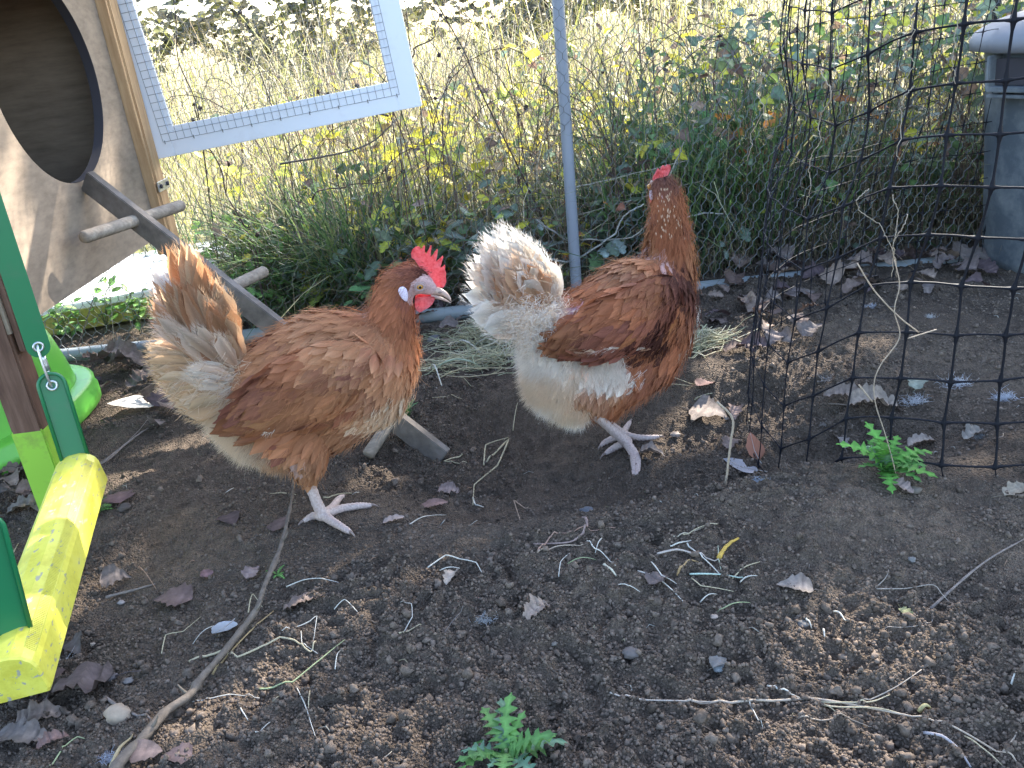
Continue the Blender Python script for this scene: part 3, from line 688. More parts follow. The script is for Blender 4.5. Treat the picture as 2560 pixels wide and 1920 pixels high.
for x, y, s, c, lab in [(2065, 832, 34, (.75, .76, .8), 'largest white down tuft behind the netting on the right'), (2170, 862, 30, (.7, .72, .78), 'white down tuft at the right edge behind the netting'),
    (1975, 870, 34, (.7, .7, .72), 'white down on the grey green leaf behind the netting'), (1780, 820, 26, (.5, .48, .48), 'thin grey down left of the middle of the netting'), (1880, 665, 16, (.7, .7, .75), 'small white down speck on the far soil behind the netting'),
    (2008, 688, 14, (.7, .68, .66), 'tiny pale down speck left of the bin foot'), (137, 1440, 26, (.65, .65, .66), 'white down on the soil right of the yellow bar end'), (1050, 1340, 26, (.6, .6, .6), 'flat white down smear left of the folded tan leaf'),
    (1640, 1042, 20, (.6, .66, .74), 'bluish down at the netting corner'), (2120, 948, 20, (.6, .6, .6), 'down caught on the pale curled leaf behind the netting'), (240, 1642, 22, (.6, .62, .7), 'white down at the bottom edge left of the stick'),
    (1560, 1448, 14, (.5, .52, .54), 'wisp of down on the pale grey lump'), (1785, 920, 16, (.5, .46, .42), 'wisp of down above the netting bottom')]:
    down_tuft(*D(x, y), s, c, lab)
def body_feather(px, py, size, yaw, c0, c1, label, cup=.3, name='loose_feather'):
    p = G(px, py); s = size / CF * np.linalg.norm(p - CC); g = Geo(); n = 10; t = np.linspace(0, 1, n)
    w = .36 * np.sin(math.pi * np.clip(t, 0, 1) ** .7) ** .8
    V = []; C_ = []; U = []
    for i in range(n):
        for u in (-1, -.5, 0, .5, 1):
            V.append((t[i], u * w[i] * (1 + .06 * rng.standard_normal()), cup * (.5 * t[i] ** 2 + .35 * (u * u) * w[i])))
            C_.append(np.array(c0) * (1 - t[i]) + np.array(c1) * t[i]); U.append((u * w[i] * 2, t[i] * 2))
    i, j = np.meshgrid(np.arange(n - 1), np.arange(4), indexing='ij'); F = np.stack([i * 5 + j, (i + 1) * 5 + j, (i + 1) * 5 + j + 1, i * 5 + j + 1], -1).reshape(-1, 4)
    R = rotmats(np.array([math.radians(yaw)]), np.array([-.1]), np.array([0.]))[0] * s
    g.add(np.array(V) @ R.T + p + (0, 0, .005), F, np.array(C_), np.array(U))
    tv, tf = tube(np.array([(-.25, 0, 0), (0, 0, .01), (.5, 0, .12 * cup), (.95, 0, .48 * cup)]) @ R.T + p + (0, 0, .005), [.0009, .0008, .0005, .0002], 5); g.add(tv, tf, (.55, .5, .45))
    return tag(g.build(name, M['feather'], loc=p), label, 'feather', 'loose hen feathers on the soil')
body_feather(*D(505, 1348), 74, 250, (.6, .62, .65), (.3, .32, .34), 'grey cupped feather lying behind the stick in the left foreground', .35)
body_feather(*D(1638, 1022), 84, 160, (.55, .5, .5), (.33, .32, .34), 'grey feather leaning in the netting corner', .5)
body_feather(*D(1640, 1000), 60, 95, (.3, .15, .1), (.5, .22, .14), 'rusty orange feather tip standing in the netting corner', 1.5)
body_feather(*D(365, 868), 130, 200, (.8, .76, .7), (.75, .7, .62), 'white sunlit feather behind the left hen\'s vent', .2)

# ------------------------------------------------------------------ hen house with its oval doorway
def proj(p):
    c = CM.T @ (np.asarray(p, float) - CC); return np.array([CX + CF * c[0] / -c[2], CY - CF * c[1] / -c[2]])
XF = -.76
coop = thing('hen_house', (XF - .3, 1.7, 0), 'raised weathered plywood hen house with a large round doorway, at the left edge', 'hen house')
Y0, Y1, ZB, ZT = 1.33, 2.045, .322, 1.02
hy, hz, ry, rz = 1.7219, .6836, .2113, .188
# front panel with hole: two skins + rim
n = 96; th = np.linspace(0, 2 * math.pi, n, endpoint=False)
def sq(t):
    c, s = math.cos(t), math.sin(t); k = 1e9
    if c > 1e-9: k = min(k, (Y1 - hy) / c)
    if c < -1e-9: k = min(k, (Y0 - hy) / c)
    if s > 1e-9: k = min(k, (ZT - hz) / s)
    if s < -1e-9: k = min(k, (ZB - hz) / s)
    return hy + k * c, hz + k * s
th = np.sort(np.concatenate([th, [math.atan2(b - hz, a - hy) % (2 * math.pi) for a in (Y0, Y1) for b in (ZB, ZT)]])); n = len(th)
inner = np.array([(hy + ry * math.cos(t), hz + rz * math.sin(t)) for t in th]); outer = np.array([sq(t) for t in th]); mid = inner * .6 + outer * .4
TH = .018; V = []
for x in (XF, XF - TH):
    for ringp in (inner, mid, outer): V += [(x, a, b) for a, b in ringp]
F = []
for k in range(n):
    k2 = (k + 1) % n
    for r_ in (0, 1):
        F.append((r_ * n + k, (r_ + 1) * n + k, (r_ + 1) * n + k2, r_ * n + k2))
        F.append(((r_ + 3) * n + k, (r_ + 3) * n + k2, (r_ + 4) * n + k2, (r_ + 4) * n + k))
    F.append((2 * n + k, 5 * n + k, 5 * n + k2, 2 * n + k2))
np_mesh('front_panel', V, np.array(F), M['ply'], coop, smooth=False)
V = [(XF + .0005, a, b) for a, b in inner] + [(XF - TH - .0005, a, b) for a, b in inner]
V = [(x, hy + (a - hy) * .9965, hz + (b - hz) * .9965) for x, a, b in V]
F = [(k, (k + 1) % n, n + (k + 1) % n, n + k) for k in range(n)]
np_mesh('doorway_edge', V, np.array(F), M['dark_edge_shade'], coop, smooth=True)
g_ = Geo()
XB = XF - .5
for c, s in ((( XB, (Y0 + Y1) / 2, (ZB + ZT) / 2), (.015, Y1 - Y0, ZT - ZB)), (((XF + XB) / 2 - .01, Y1 - .008, (ZB + ZT) / 2), (.455, .015, ZT - ZB - .01)),
             (((XF + XB) / 2 - .01, Y0 + .008, (ZB + ZT) / 2), (.455, .015, ZT - ZB - .01)), (((XF + XB) / 2 - .01, (Y0 + Y1) / 2, ZB + .012), (.455, Y1 - Y0 - .04, .015))):
    g_.add(*box(*c, *s))
g_.build('wall', M['ply'], coop, False)
np_mesh('roof', *box(XB + .26, (Y0 + Y1) / 2, ZT + .012, .64, Y1 - Y0 + .14, .022, None, .003), M['ply'], coop, smooth=False)
# corner post of pale pine that carries the door, and its fittings
g_ = Geo().add(*box(XF + .003, Y1 + .026, (ZB - .045 + ZT) / 2, .042, .05, ZT - ZB + .045, None, .002))
g_.build('corner_post', M['pine'], coop, False)
g_ = Geo().add(*box(XF + .0105, Y1 - .006, (ZB + ZT) / 2, .021, .012, ZT - ZB, None, .001)); g_.build('door_stop', M['pine'], coop, False)
lp = onY(858, 452, Y1 - .001)   # small latch plate
lp = onX(418, 457, XF + .026)
g_ = Geo().add(*box(XF + .0265, Y1 + .03, lp[2], .003, .075, .023, None, .001)); lat = g_.build('latch_plate', M['steel'], coop, False)
for dy in (-.024, .02):
    V, F = tube(np.array([(XF + .028, Y1 + .03 + dy, lp[2]), (XF + .032, Y1 + .03 + dy, lp[2])]), .005, 10); np_mesh('screw', V, F, M['dark_edge_shade'], lat)
# legs
for k, (lx, ly) in enumerate([(XF - .028, Y0 + .02), (XB + .03, Y0 + .03), (XB + .03, Y1 - .03)]):
    g_ = Geo().add(*box(lx, ly, .5 * (.155 + ZT), .05, .045, ZT - .155, None, .003)); lg = g_.build('leg', M['postbrown'], coop, False)
    g_ = Geo().add(*box(lx, ly, .075, .052, .047, .17, None, .002)); g_.build('painted_foot', M['lime_paint'], lg, False)
g_ = Geo().add(*box(XF + .006, Y0 + .02, .44, .012, .03, .3, None, .002)); g_.build('batten', M['postbrown'], coop, False)

# white framed mesh door, swung open across the fence
dA = onY(385, 400, 2.105); dB = onY(1055, 265, 2.105); ex = unit(dB - dA); ez = unit(np.cross(ex, np.cross([0, 0, 1.], ex))); ez = ez * np.sign(ez[2]); ey = np.cross(ez, ex)
DW = np.linalg.norm(dB - dA); DH = .48; FWd = .052
door = thing('mesh_door', dA, 'white wooden frame door filled with fine welded wire mesh, swung open against the fence', 'door')
RD = frame(ex, ey, ez)
def dbox(u0, u1, w0, w1, d0, d1):
    c = dA + ex * (u0 + u1) / 2 + ez * (w0 + w1) / 2 + ey * (d0 + d1) / 2
    return box(*c, u1 - u0, d1 - d0, w1 - w0, RD, .0015)
for u0, u1, w0, w1, nm in ((0, FWd, 0, DH, 'stile'), (DW - FWd, DW, 0, DH, 'stile'), (FWd, DW - FWd, 0, FWd, 'rail'), (FWd, DW - FWd, DH - FWd, DH, 'rail')):
    gd = Geo().add(*dbox(u0, u1, w0, w1, 0, .018)); gd.build(nm, M['white'], door, False)
gd = Geo()
for u0, u1, w0, w1 in ((FWd, FWd + .012, FWd, DH - FWd), (DW - FWd - .012, DW - FWd, FWd, DH - FWd), (FWd + .012, DW - FWd - .012, FWd, FWd + .012)): gd.add(*dbox(u0, u1, w0, w1, .003, .015))
gd.build('rebate', M['white'], door, False)
gd = Geo(); cs = .0172; m0 = .034
nu = int((DW - 2 * m0) / cs); nw = int((DH - 2 * m0) / cs)
for k in range(nu + 1):
    a = dA + ex * (m0 + k * cs) + ez * m0 - ey * .0015; V, F = tube(np.array([a, a + ez * nw * cs]), .00048, 3, False); gd.add(V, F)
for k in range(nw + 1):
    a = dA + ex * m0 + ez * (m0 + k * cs) - ey * .0022; V, F = tube(np.array([a, a + ex * nu * cs]), .00048, 3, False); gd.add(V, F)
for k in range(9):
    a = dA + ex * (m0 + .004 + k * (DW - 2 * m0) / 8.3) + ez * (m0 - .001) - ey * .003; V, F = tube(np.array([a - ez * .004, a + ez * .004]), .0009, 4); gd.add(V, F)
gd.build('wire_mesh', M['wire'], door, False)
for w in (.09, .325):
    gd = Geo().add(*dbox(-.006, .004, w, w + .075, -.004, .004)); V, F = tube(np.array([dA - ex * .003 + ez * w - ey * .005, dA - ex * .003 + ez * (w + .075) - ey * .005]), .004, 8); gd.add(V, F)
    gd.build('hinge', M['brass'], door, False)

# plank with dowel rungs from the doorway down to the soil
LA = np.array([XF + .012, 1.722, .497]); LB = G(1110, 1150) + (0, 0, .004)
ldir = unit(LB - LA); lside = unit(np.cross(ldir, [0, 0, 1.])); lup = np.cross(lside, ldir); lup *= np.sign(lup[2])
ladder = thing('rung_plank', LB, 'grey weathered plank with round rungs leaning from the hen house doorway to the soil', 'ladder')
V, F = beam(LA, LB, .017, .042, lside, .0015); np_mesh('plank', V, F, M['oldwood'], ladder, smooth=False)
if lside[1] > 0: lside = -lside     # towards the viewer
for tx, a, b in ((345, .135, .125), (568, .1, .12), (982, .1, .03)):
    ts = np.linspace(0, 1, 400); k = min(ts, key=lambda t: abs(proj(LA + (LB - LA) * t)[0] - tx)); c = LA + (LB - LA) * k
    ls = lside
    if tx == 982: e_ = G(922, 1152) + (0, 0, .011); a = np.linalg.norm(e_ - c); ls = (e_ - c) / a
    V, F = tube(np.array([c + ls * a, c + ls * a * .97 , c - ls * b * .97, c - ls * b]), [.0095, .0115, .0115, .0095], 14)
    np_mesh('rung', V, F, M['dowel'], ladder)

# ------------------------------------------------------------------ hanging bar: green straps, links, scuffed yellow bar
bx, by = -.703, 1.288
FE = np.array([-.690, 1.262, .112]); NE = np.array([-.585, .80, .082])
bar = thing('hanging_bar', (FE + NE) / 2 * (1, 1, 0), 'scuffed yellow bar hung on green straps, at the left edge', 'swing')
bd = unit(NE - FE); bs = unit(np.cross(bd, [0, 0, 1.])); bu = np.cross(bs, bd)
prof = [(-.033, -.032), (-.0355, -.027), (-.032, .006), (-.0285, .0145), (-.02, .0225), (-.008, .0262), (.008, .0262), (.02, .0225), (.0285, .0145), (.032, .006), (.0355, -.027), (.033, -.032)]
V = []; LN = np.linalg.norm(NE - FE)
st = [(-.006, .86), (-.003, .95), (.003, 1.)] + [(t, 1.) for t in np.linspace(.03, LN - .03, 12)] + [(LN - .003, 1.), (LN + .003, .98), (LN + .006, .92)]
for t, s_ in st:
    for a, b in prof: V.append(FE + bd * t + bs * a * s_ + bu * b * s_)
m_ = len(prof); i, j = np.meshgrid(np.arange(len(st) - 1), np.arange(m_), indexing='ij')
q = np.stack([i * m_ + j, i * m_ + (j + 1) % m_, (i + 1) * m_ + (j + 1) % m_, (i + 1) * m_ + j], -1).reshape(-1, 4)
V += [FE - bd * .007, NE + bd * .007]; c0 = len(V) - 2; j = np.arange(m_); e = (len(st) - 1) * m_
np_mesh('bar', V, [q, np.concatenate([np.stack([np.full(m_, c0), (j + 1) % m_, j], 1), np.stack([np.full(m_, c0 + 1), e + j, e + (j + 1) % m_], 1)])], M['yellow'], bar, smooth=False)
g_ = Geo()     # moulded ridges along the shoulder
sgn = 1. if (bs[0] > 0) else -1.
for k in range(150):
    t = .02 + k * (LN - .03) / 150; a = FE + bd * t
    V, F = tube(np.array([a + bs * sgn * .0205 + bu * .0228, a + bd * .0015 + bs * sgn * .0285 + bu * .0152]), .0005, 3, False); g_.add(V, F)
for q_ in ((.0198, .0230), (.0292, .0142)):
    V, F = tube(np.array([FE + bd * .015 + bs * sgn * q_[0] + bu * q_[1], NE - bd * .012 + bs * sgn * q_[0] + bu * q_[1]]), .0006, 4); g_.add(V, F)
g_.build('ridge', M['yellow'], bar, True)
def strap(top, bot, w, eye_r, nm, parent, rim=False):
    """flat strap facing the viewer, rounded at its lower (or upper) eye"""
    top = np.asarray(top, float); bot = np.asarray(bot, float); u = unit(top - bot); fv = unit(CC - (top + bot) / 2); s = unit(np.cross(u, fv)); f = np.cross(s, u)
    pts = [top + s * w, top - s * w]
    pts += [bot - s * w * math.cos(a) - u * w * math.sin(a) for a in np.linspace(0, math.pi, 13)]
    return pts, s, f, u
def plate(pts, f, t):
    pts = np.array(pts); n = len(pts); c = pts.mean(0)
    V = np.vstack([pts + f * t / 2, pts - f * t / 2, c + f * t / 2, c - f * t / 2]); j = np.arange(n); k = (j + 1) % n
    return V, [np.stack([j, k, k + n, j + n], 1), np.concatenate([np.stack([k, j, np.full(n, 2 * n)], 1), np.stack([j + n, k + n, np.full(n, 2 * n + 1)], 1)])]
def grommet(c, f, r, parent):
    a = unit(np.cross(f, [0, 0, 1.])); b = np.cross(f, a)
    P = np.array([c + r * (a * math.cos(t) + b * math.sin(t)) for t in np.linspace(0, 2 * math.pi, 19)])
    V, F = tube(P, r * .3, 6, False); np_mesh('eyelet', V, F, M['steel'], parent)
e1 = np.array([bx, by, .309]); e2 = np.array([bx + .004, by - .006, .247])
pts, s, f, u = strap((bx - .01, by + .025, .95), e1, .0165, 0, 'strap', bar)
V, F = plate(pts, f, .004); sp = np_mesh('strap', V, F, M['green'], bar, smooth=False)
grommet(e1 + f * .003, f, .0065, sp)
def bracket(eye, foot):
    pts, s, f, u = strap(foot, eye, .0185, 0, '', bar)
    V, F = plate(pts, f, .004); b = np_mesh('bracket', V, F, M['green'], bar, smooth=False)
    P = np.array(pts[1:] + [pts[0]]) + f * .004; V, F = tube(P, .0028, 6); np_mesh('rim', V, F, M['green'], b)
    grommet(eye + f * .004, f, .0068, b)
bracket(e2, FE + bd * .0 + bu * .018); bracket(NE + (-.004, .055, .15), NE - bd * .045 + bu * .02)
for (a_, b_) in ((e1, e2), (NE + (-.004, .055, .21), NE + (-.004, .055, .15))):
    u = unit(a_ - b_); s = unit(np.cross(u, CC - a_)); s = unit(s * .35 + np.cross(u, s) * .95)
    P = np.array([(a_ + b_) / 2 + u * math.cos(t) * (np.linalg.norm(a_ - b_) / 2 + .003) + s * math.sin(t) * .0065 for t in np.linspace(0, 2 * math.pi, 25)])
    V, F = tube(P, .0021, 8, False); lk = np_mesh('link', V, F, M['steel'], bar)
    V, F = tube(P[4:8], .0034, 8); np_mesh('sleeve', V, F, M['steel'], lk)
pts, s, f, u = strap((NE + (-.014, .08, .75)), NE + (-.004, .055, .21), .0165, 0, 'strap', bar)
V, F = plate(pts, f, .004); np_mesh('strap', V, F, M['green'], bar, smooth=False)

# lime tub lying upside down under the hen house
tc = gz(186, 1015, .05); tc = np.array([tc[0] - .265, tc[1] + .02, 0.])
tub = thing('plastic_tub', tc, 'lime green plastic tub turned upside down below the hen house', 'tub')
def lathe(prof, n, sx, sy, c, pw=2.6):
    V = []; 
    for r, z in prof:
        for k in range(n):
            a = 2 * math.pi * k / n; ca, sa = math.cos(a), math.sin(a); q = (abs(ca) ** pw + abs(sa) ** pw) ** (-1 / pw)
            V.append((c[0] + sx * r * ca * q, c[1] + sy * r * sa * q, c[2] + z))
    m = len(prof); i, j = np.meshgrid(np.arange(m - 1), np.arange(n), indexing='ij')
    return np.array(V), np.stack([i * n + j, i * n + (j + 1) % n, (i + 1) * n + (j + 1) % n, (i + 1) * n + j], -1).reshape(-1, 4)
V, F = lathe([(.86, .05), (.83, .1), (.78, .16), (.74, .19), (.68, .205), (.5, .21), (.001, .21)], 48, .26, .3, tc); np_mesh('shell', V, F, M['lime_plastic'], tub)
V, F = lathe([(.96, .0), (1., .005), (1., .028), (.985, .032), (.985, .05), (.95, .056), (.86, .056)], 48, .26, .3, tc); np_mesh('rim', V, F, M['lime_plastic'], tub)

# ------------------------------------------------------------------ wire fence, post and ground pipe
FY = 2.2
fence = thing('wire_fence', (0, FY, 0), 'chicken wire fence with grey posts and a grey pipe along its foot', 'fence')
P, Q = .029, .023; nc = int(3.7 / P); nr = int(1.15 / Q)
r_, c_ = np.meshgrid(np.arange(nr), np.arange(nc), indexing='ij')
def wv(x, z): 
    return np.stack([x + (vn(x * 9, z * 9, 7) - .5) * .02, FY + (vn(x * 3, z * 4, 8) - .5) * .07 + (vn(x * 14, z * 14, 9) - .5) * .008 + 0 * x, z + (vn(x * 8, z * 8, 10) - .5) * .02], -1)
X0 = -1.45
ax = X0 + c_ * P + (r_ % 2) * P / 2; az = .01 + r_ * Q
A_ = wv(ax, az); B_ = wv(ax, az + Q * .45)
segs = [(A_.reshape(-1, 3), B_.reshape(-1, 3), .0011)]
up = A_[1:]
ev = (r_[:-1] % 2 == 0)
left = np.where(ev[..., None], np.roll(up, 1, 1), up); right = np.where(ev[..., None], up, np.roll(up, -1, 1))
b = B_[:-1]; msk = (c_[:-1] > 0) & (c_[:-1] < nc - 1)
segs += [(b[msk], left[msk], .0007), (b[msk], right[msk], .0007)]
def seg_mesh(segs, n=3):
    VV = []; FF = []; off = 0
    for a, b, r in segs:
        d = b - a; d /= np.linalg.norm(d, axis=1)[:, None] + 1e-12
        h = np.where(np.abs(d[:, 1:2]) < .9, np.array([[0, 1., 0]]), np.array([[1., 0, 0]]))
        u = np.cross(d, h); u /= np.linalg.norm(u, axis=1)[:, None] + 1e-12; w = np.cross(d, u)
        ring = [np.cos(2 * math.pi * k / n) * u + np.sin(2 * math.pi * k / n) * w for k in range(n)]
        V = np.stack([a + r * q for q in ring] + [b + r * q for q in ring], 1)
        f = np.array([(k, (k + 1) % n, n + (k + 1) % n, n + k) for k in range(n)])
        VV.append(V.reshape(-1, 3)); FF.append((f[None] + (np.arange(len(a)) * 2 * n)[:, None, None]).reshape(-1, 4) + off); off += len(a) * 2 * n
    return np.concatenate(VV), np.concatenate(FF)
V, F = seg_mesh(segs); np_mesh('wire_mesh', V, F, M['wire'], fence, smooth=False)
pt, pb = onY(1395, 0, FY + .03), onY(1440, 700, FY + .03); pd = (pt - pb) / (pt[2] - pb[2])
V, F = tube(np.array([pb - pd * (pb[2] + .05), pb, pt, pt + pd * (1.25 - pt[2])]), .0145, 16); np_mesh('post', V, F, M['pole'], fence)
for x in (-1.42, 1.6):
    V, F = tube(np.array([(x, FY + .03, -.05), (x, FY + .03, 1.25)]), .0145, 12); np_mesh('post', V, F, M['pole'], fence)
pp = [G(120, 908) + (0, 0, .012), G(520, 868) + (0, 0, .012), G(620, 855) + (0, 0, .012), G(1190, 792) + (0, 0, .012), G(1500, 760) + (0, 0, .006), G(1800, 712) + (0, 0, -.008), G(2360, 655) + (0, 0, -.007), G(2700, 610) + (0, 0, -.01)]
pp[0] = pp[0] + (pp[0] - pp[1]) * .3
V, F = tube(catmull(np.array(pp) + (0, 0, .004), 6), .019, 14); np_mesh('ground_pipe', V, F, M['grey_pvc'], fence)

# white board, milky box beyond the fence
a0 = G(125, 852); a1 = G(575, 765); d = unit((a1 - a0) * (1, 1, 0)); pd_ = np.array([-d[1], d[0], 0]); w = np.linalg.norm(a1 - a0) + .1
c = a0 - d * .1 + d * w / 2 + pd_ * .33; c[2] = 0
slab = thing('foam_board', c, 'sunlit white foam board lying flat behind the fence, mossy along its near edge', 'board')
RS = frame(d, pd_, [0, 0, 1.])
np_mesh('sheet', *box(c[0], c[1], .062, w, .64, .05, RS, .004), M['poly'], slab, smooth=False)
e_ = c - pd_ * .326
np_mesh('edge_strip', *box(e_[0], e_[1], .04, w - .004, .012, .058, RS, .002), M['mossy'], slab, smooth=False)
p = gz(548, 745, 0.); 
bk = thing('milky_box', p, 'small milky white plastic box behind the fence, right of the foam board', 'box')
V, F = lathe([(.001, .0), (.8, .0), (.86, .008), (.95, .105), (1.0, .108), (1.0, .118), (.93, .118), (.9, .105), (.82, .015), (.001, .012)], 32, .085, .07, (p[0], p[1] + .05, 0.01), 5); np_mesh('shell', V, F, M['milky'], bk)

# ------------------------------------------------------------------ bin and dark post on the right
bc = np.array([1.41, 2.03, 0.]); zb = float(Hlow(bc[0], bc[1]))
bn = thing('dust_bin', bc, 'dusty grey lidded bin standing at the right edge behind the netting', 'bin')
V, F = lathe([(.001, zb - .01), (.8, zb - .01), (.86, zb), (.88, .02), (.93, .25), (1., .505), (1.02, .51)], 56, .245, .245, bc, 2.); np_mesh('body', V, F, M['bin'], bn)
V, F = lathe([(1.06, .49), (1.1, .492), (1.11, .512), (1.07, .53), (.9, .552), (.6, .572), (.2, .583), (.001, .585)], 56, .245, .245, bc, 2.2); np_mesh('lid', V, F, M['binlid'], bn)
hd = unit(np.array([-.95, -.36, 0])); hc = bc + hd * .248 + (0, 0, .452); hs = np.array([-hd[1], hd[0], 0])
RB = frame(hs, -hd, [0, 0, 1.]); g_ = Geo()
for o_, s_ in (((0, 0, -.035), (.16, .05, .012)), ((-.08, 0, 0), (.01, .045, .07)), ((.08, 0, 0), (.01, .045, .07)), ((0, 0, -.05), (.165, .04, .008))):
    cc = hc + hs * o_[0] + np.array([0, 0, o_[2]]); g_.add(*box(*cc, *s_, RB, .002))
g_.build('handle', M['bin'], bn, False)
g_ = Geo().add(*box(*(hc + hd * -.012), .15, .03, .055, RB)); g_.build('handle_shade_block', M['dark_edge_shade'], bn, False)  # solid near-black block, its colour stands for the shade inside the handle opening
p = onY(2486, 40, 2.62); V, F = tube(np.array([(p[0], 2.62, -.03), (p[0] + .01, 2.62, 1.15)]), .011, 10)
o = np_mesh('dark_post', V, F, M['blackpost'], loc=(p[0], 2.62, 0)); tag(o, 'thin black post standing behind the grey bin', 'post')

# ------------------------------------------------------------------ black plastic netting curling back on itself
ctlA = ctlB = [(1.75, .99), (1.2, 1.0), (.9, 1.01), (.7, 1.03), (.56, 1.07), (.465, 1.14), (.41, 1.24), (.395, 1.36), (.43, 1.5), (.52, 1.66), (.7, 1.85), (.95, 2.0), (1.25, 2.08), (1.75, 2.12)]
cvA, cvB = [catmull(np.c_[np.array(c), np.zeros(len(c))], 14)[:, :2] for c in (ctlA, ctlB)]
sl_ = np.concatenate([[0], np.cumsum(np.linalg.norm(np.diff(cvA, axis=0), axis=1))]); cv = cvA
NC = .0655
def nodes_s():
    s = 0; out = []
    while s < sl_[-1]:
        out.append(s); s += NC
    return np.array(out)
ns = nodes_s(); NR = 13
NX = np.interp(ns, sl_, cv[:, 0]); NY = np.interp(ns, sl_, cv[:, 1])
rows = np.arange(NR); NZ = .012 + rows * .0655
turn = sstep(1.15, 1.5, ns) * (1 - sstep(1.7, 2.1, ns))
Np = np.zeros((NR, len(ns), 3))
for r in rows:
    pinch = math.exp(-((NZ[r] - .50) / .05) ** 2)
    bl_ = float(sstep(0, .55, NZ[r])); NX = np.interp(ns, sl_, cvA[:, 0] * (1 - bl_) + cvB[:, 0] * bl_); NY = np.interp(ns, sl_, cvA[:, 1] * (1 - bl_) + cvB[:, 1] * bl_)
    Np[r, :, 0] = NX + turn * pinch * .05 + (vn(ns * 6, NZ[r] * 9, 31) - .5) * .012 + NZ[r] * (-.05 + .17 * sstep(.85, 1.35, ns))
    Np[r, :, 1] = NY + turn * pinch * .05 + (vn(ns * 6, NZ[r] * 9, 32) - .5) * .02 + .03 * math.sin(NZ[r] * 9) * (1 - turn) * .5
    base = Hlow(NX, NY)
    Np[r, :, 2] = NZ[r] + base * (1 - NZ[r]) + (vn(ns * 5, NZ[r] * 7, 33) - .5) * .012 - turn * pinch * .015
net = thing('garden_netting', (NX[10], NY[10], 0), 'black plastic square netting standing on the soil and curling back, at the right', 'netting')
def strand(a, b, r0, r1, sag=0.):
    t = np.array([0, .18, .5, .82, 1.]); P = a[None] * (1 - t)[:, None] + b[None] * t[:, None]
    P += rng.normal(0, .0008, 3) * np.sin(math.pi * t)[:, None]
    P[:, 2] += sag * np.sin(math.pi * t); return tube(P, [r0, r1, r1 * .9, r1, r0], 5, False)
g_ = Geo()
for r in rows:
    for k in range(len(ns)):
        fk = 1. - .5 * float(sstep(1.1, 1.6, ns[k]))
        if k < len(ns) - 1: g_.add(*strand(Np[r, k], Np[r, k + 1], .0034 * fk, .0017 * fk, .001))
        if r < NR - 1: g_.add(*strand(Np[r, k], Np[r + 1, k], .004 * fk, .0019 * fk))
        elif False: pass
for k in range(len(ns)): g_.add(*strand(Np[0, k], Np[0, k] + (.004, -.006, -.03), .0019, .001))
V, F, C_, U = instances(ICO1[0], ICO1[1], np.diag([.004, .0032, .0045])[None] * np.tile(1.25 - .65 * sstep(1.1, 1.6, ns), NR)[:, None, None], Np.reshape(-1, 3)); g_.add(V, F)
g_.build('net', M['blackplastic'], net)
# dry tendrils wound through the netting
Z6b = lambda x, y: (1750 + x / 2.37, y / 2.37)
tend = [([(1285, 0), (1240, 90), (1265, 180), (1215, 300), (1265, 380), (1215, 470)], 'twisted pale tendril on the upper netting, left of the bin'),
        ([(1270, 510), (1200, 600), (1190, 800), (1165, 900), (1190, 968)], 'thin tendril hanging below the twisted one'),
        ([(1555, 30), (1520, 150), (1500, 340), (1510, 500)], 'tendril along a net strand just left of the bin'),
        ([(850, 0), (830, 180), (795, 290), (800, 470)], 'tendril on the upper netting near its fold'),
        ([(720, 420), (780, 560), (740, 640), (700, 740), (715, 830), (660, 920), (645, 1010), (650, 1130), (612, 1240)], 'long wavy tendril at the fold of the netting'),
        ([(380, 430), (340, 560), (380, 650), (300, 790), (310, 860), (275, 960)], 'tendril down the outer left edge of the netting'),
        ([(1000, 1120), (935, 1180), (950, 1250), (1060, 1330), (1130, 1450), (1165, 1560)], 'arched tendril in the middle of the netting'),
        ([(1140, 1150), (1170, 1280), (1150, 1440), (1140, 1640)], 'upright dry stem in the middle of the netting'),
        ([(1230, 1270), (1190, 1370), (1150, 1440), (1165, 1640)], 'forked dry stem beside the upright one in the netting')]
for pts, lab in tend:
    P = catmull(np.array([onY(*Z6b(*p), 1.055 if Z6b(*p)[0] > 2080 else 1.055 + (2080 - Z6b(*p)[0]) * .0006) for p in pts]), 8)
    V, F = tube(P + rng.normal(0, .0008, P.shape), np.linspace(.0007, .0004, len(P)), 5); g_ = Geo(); g_.add(V, F, (.42, .34, .25))
    tag(g_.build('dry_tendril', M['straw'], loc=P[-1]), lab, 'tendril', 'dry tendrils in the netting')
Z7b = lambda x, y: (1700 + x / 2.37, 650 + y / 2.37)
for pts, r, lab in [([(1270, 0), (1300, 150), (1270, 300), (1300, 460), (1190, 620), (1150, 730), (1160, 860), (1215, 1030), (1260, 1190), (1290, 1320)], .0008, 'long curving dry stem down the front of the netting into the thistle'),
                    ([(1350, 465), (1520, 412)], .0009, 'short pale stem caught across the netting'),
                    ([(1050, 20), (1150, 180), (1290, 330), (1415, 430)], .0009, 'slanting pale stem behind the middle of the netting'),
                    ([(220, 840), (310, 940), (300, 1080), (280, 1250), (280, 1350), (400, 1390)], .0018, 'dead straw hooked round the netting corner'),
                    ([(1060, 740), (1140, 840)], .0011, 'thin twig above the green thistle')]:
    P = catmull(np.array([onY(*Z7b(*p), 1.045 if Z7b(*p)[0] > 2000 else 1.1) for p in pts]), 8); P[:, 2] = np.maximum(P[:, 2], HH(P[:, 0], P[:, 1]) + .002)
    V, F = tube(P, r, 5); g_ = Geo(); g_.add(V, F, (.42, .33, .24)); tag(g_.build('dry_tendril', M['straw'], loc=P[-1]), lab, 'dry stem', 'dry tendrils in the netting')

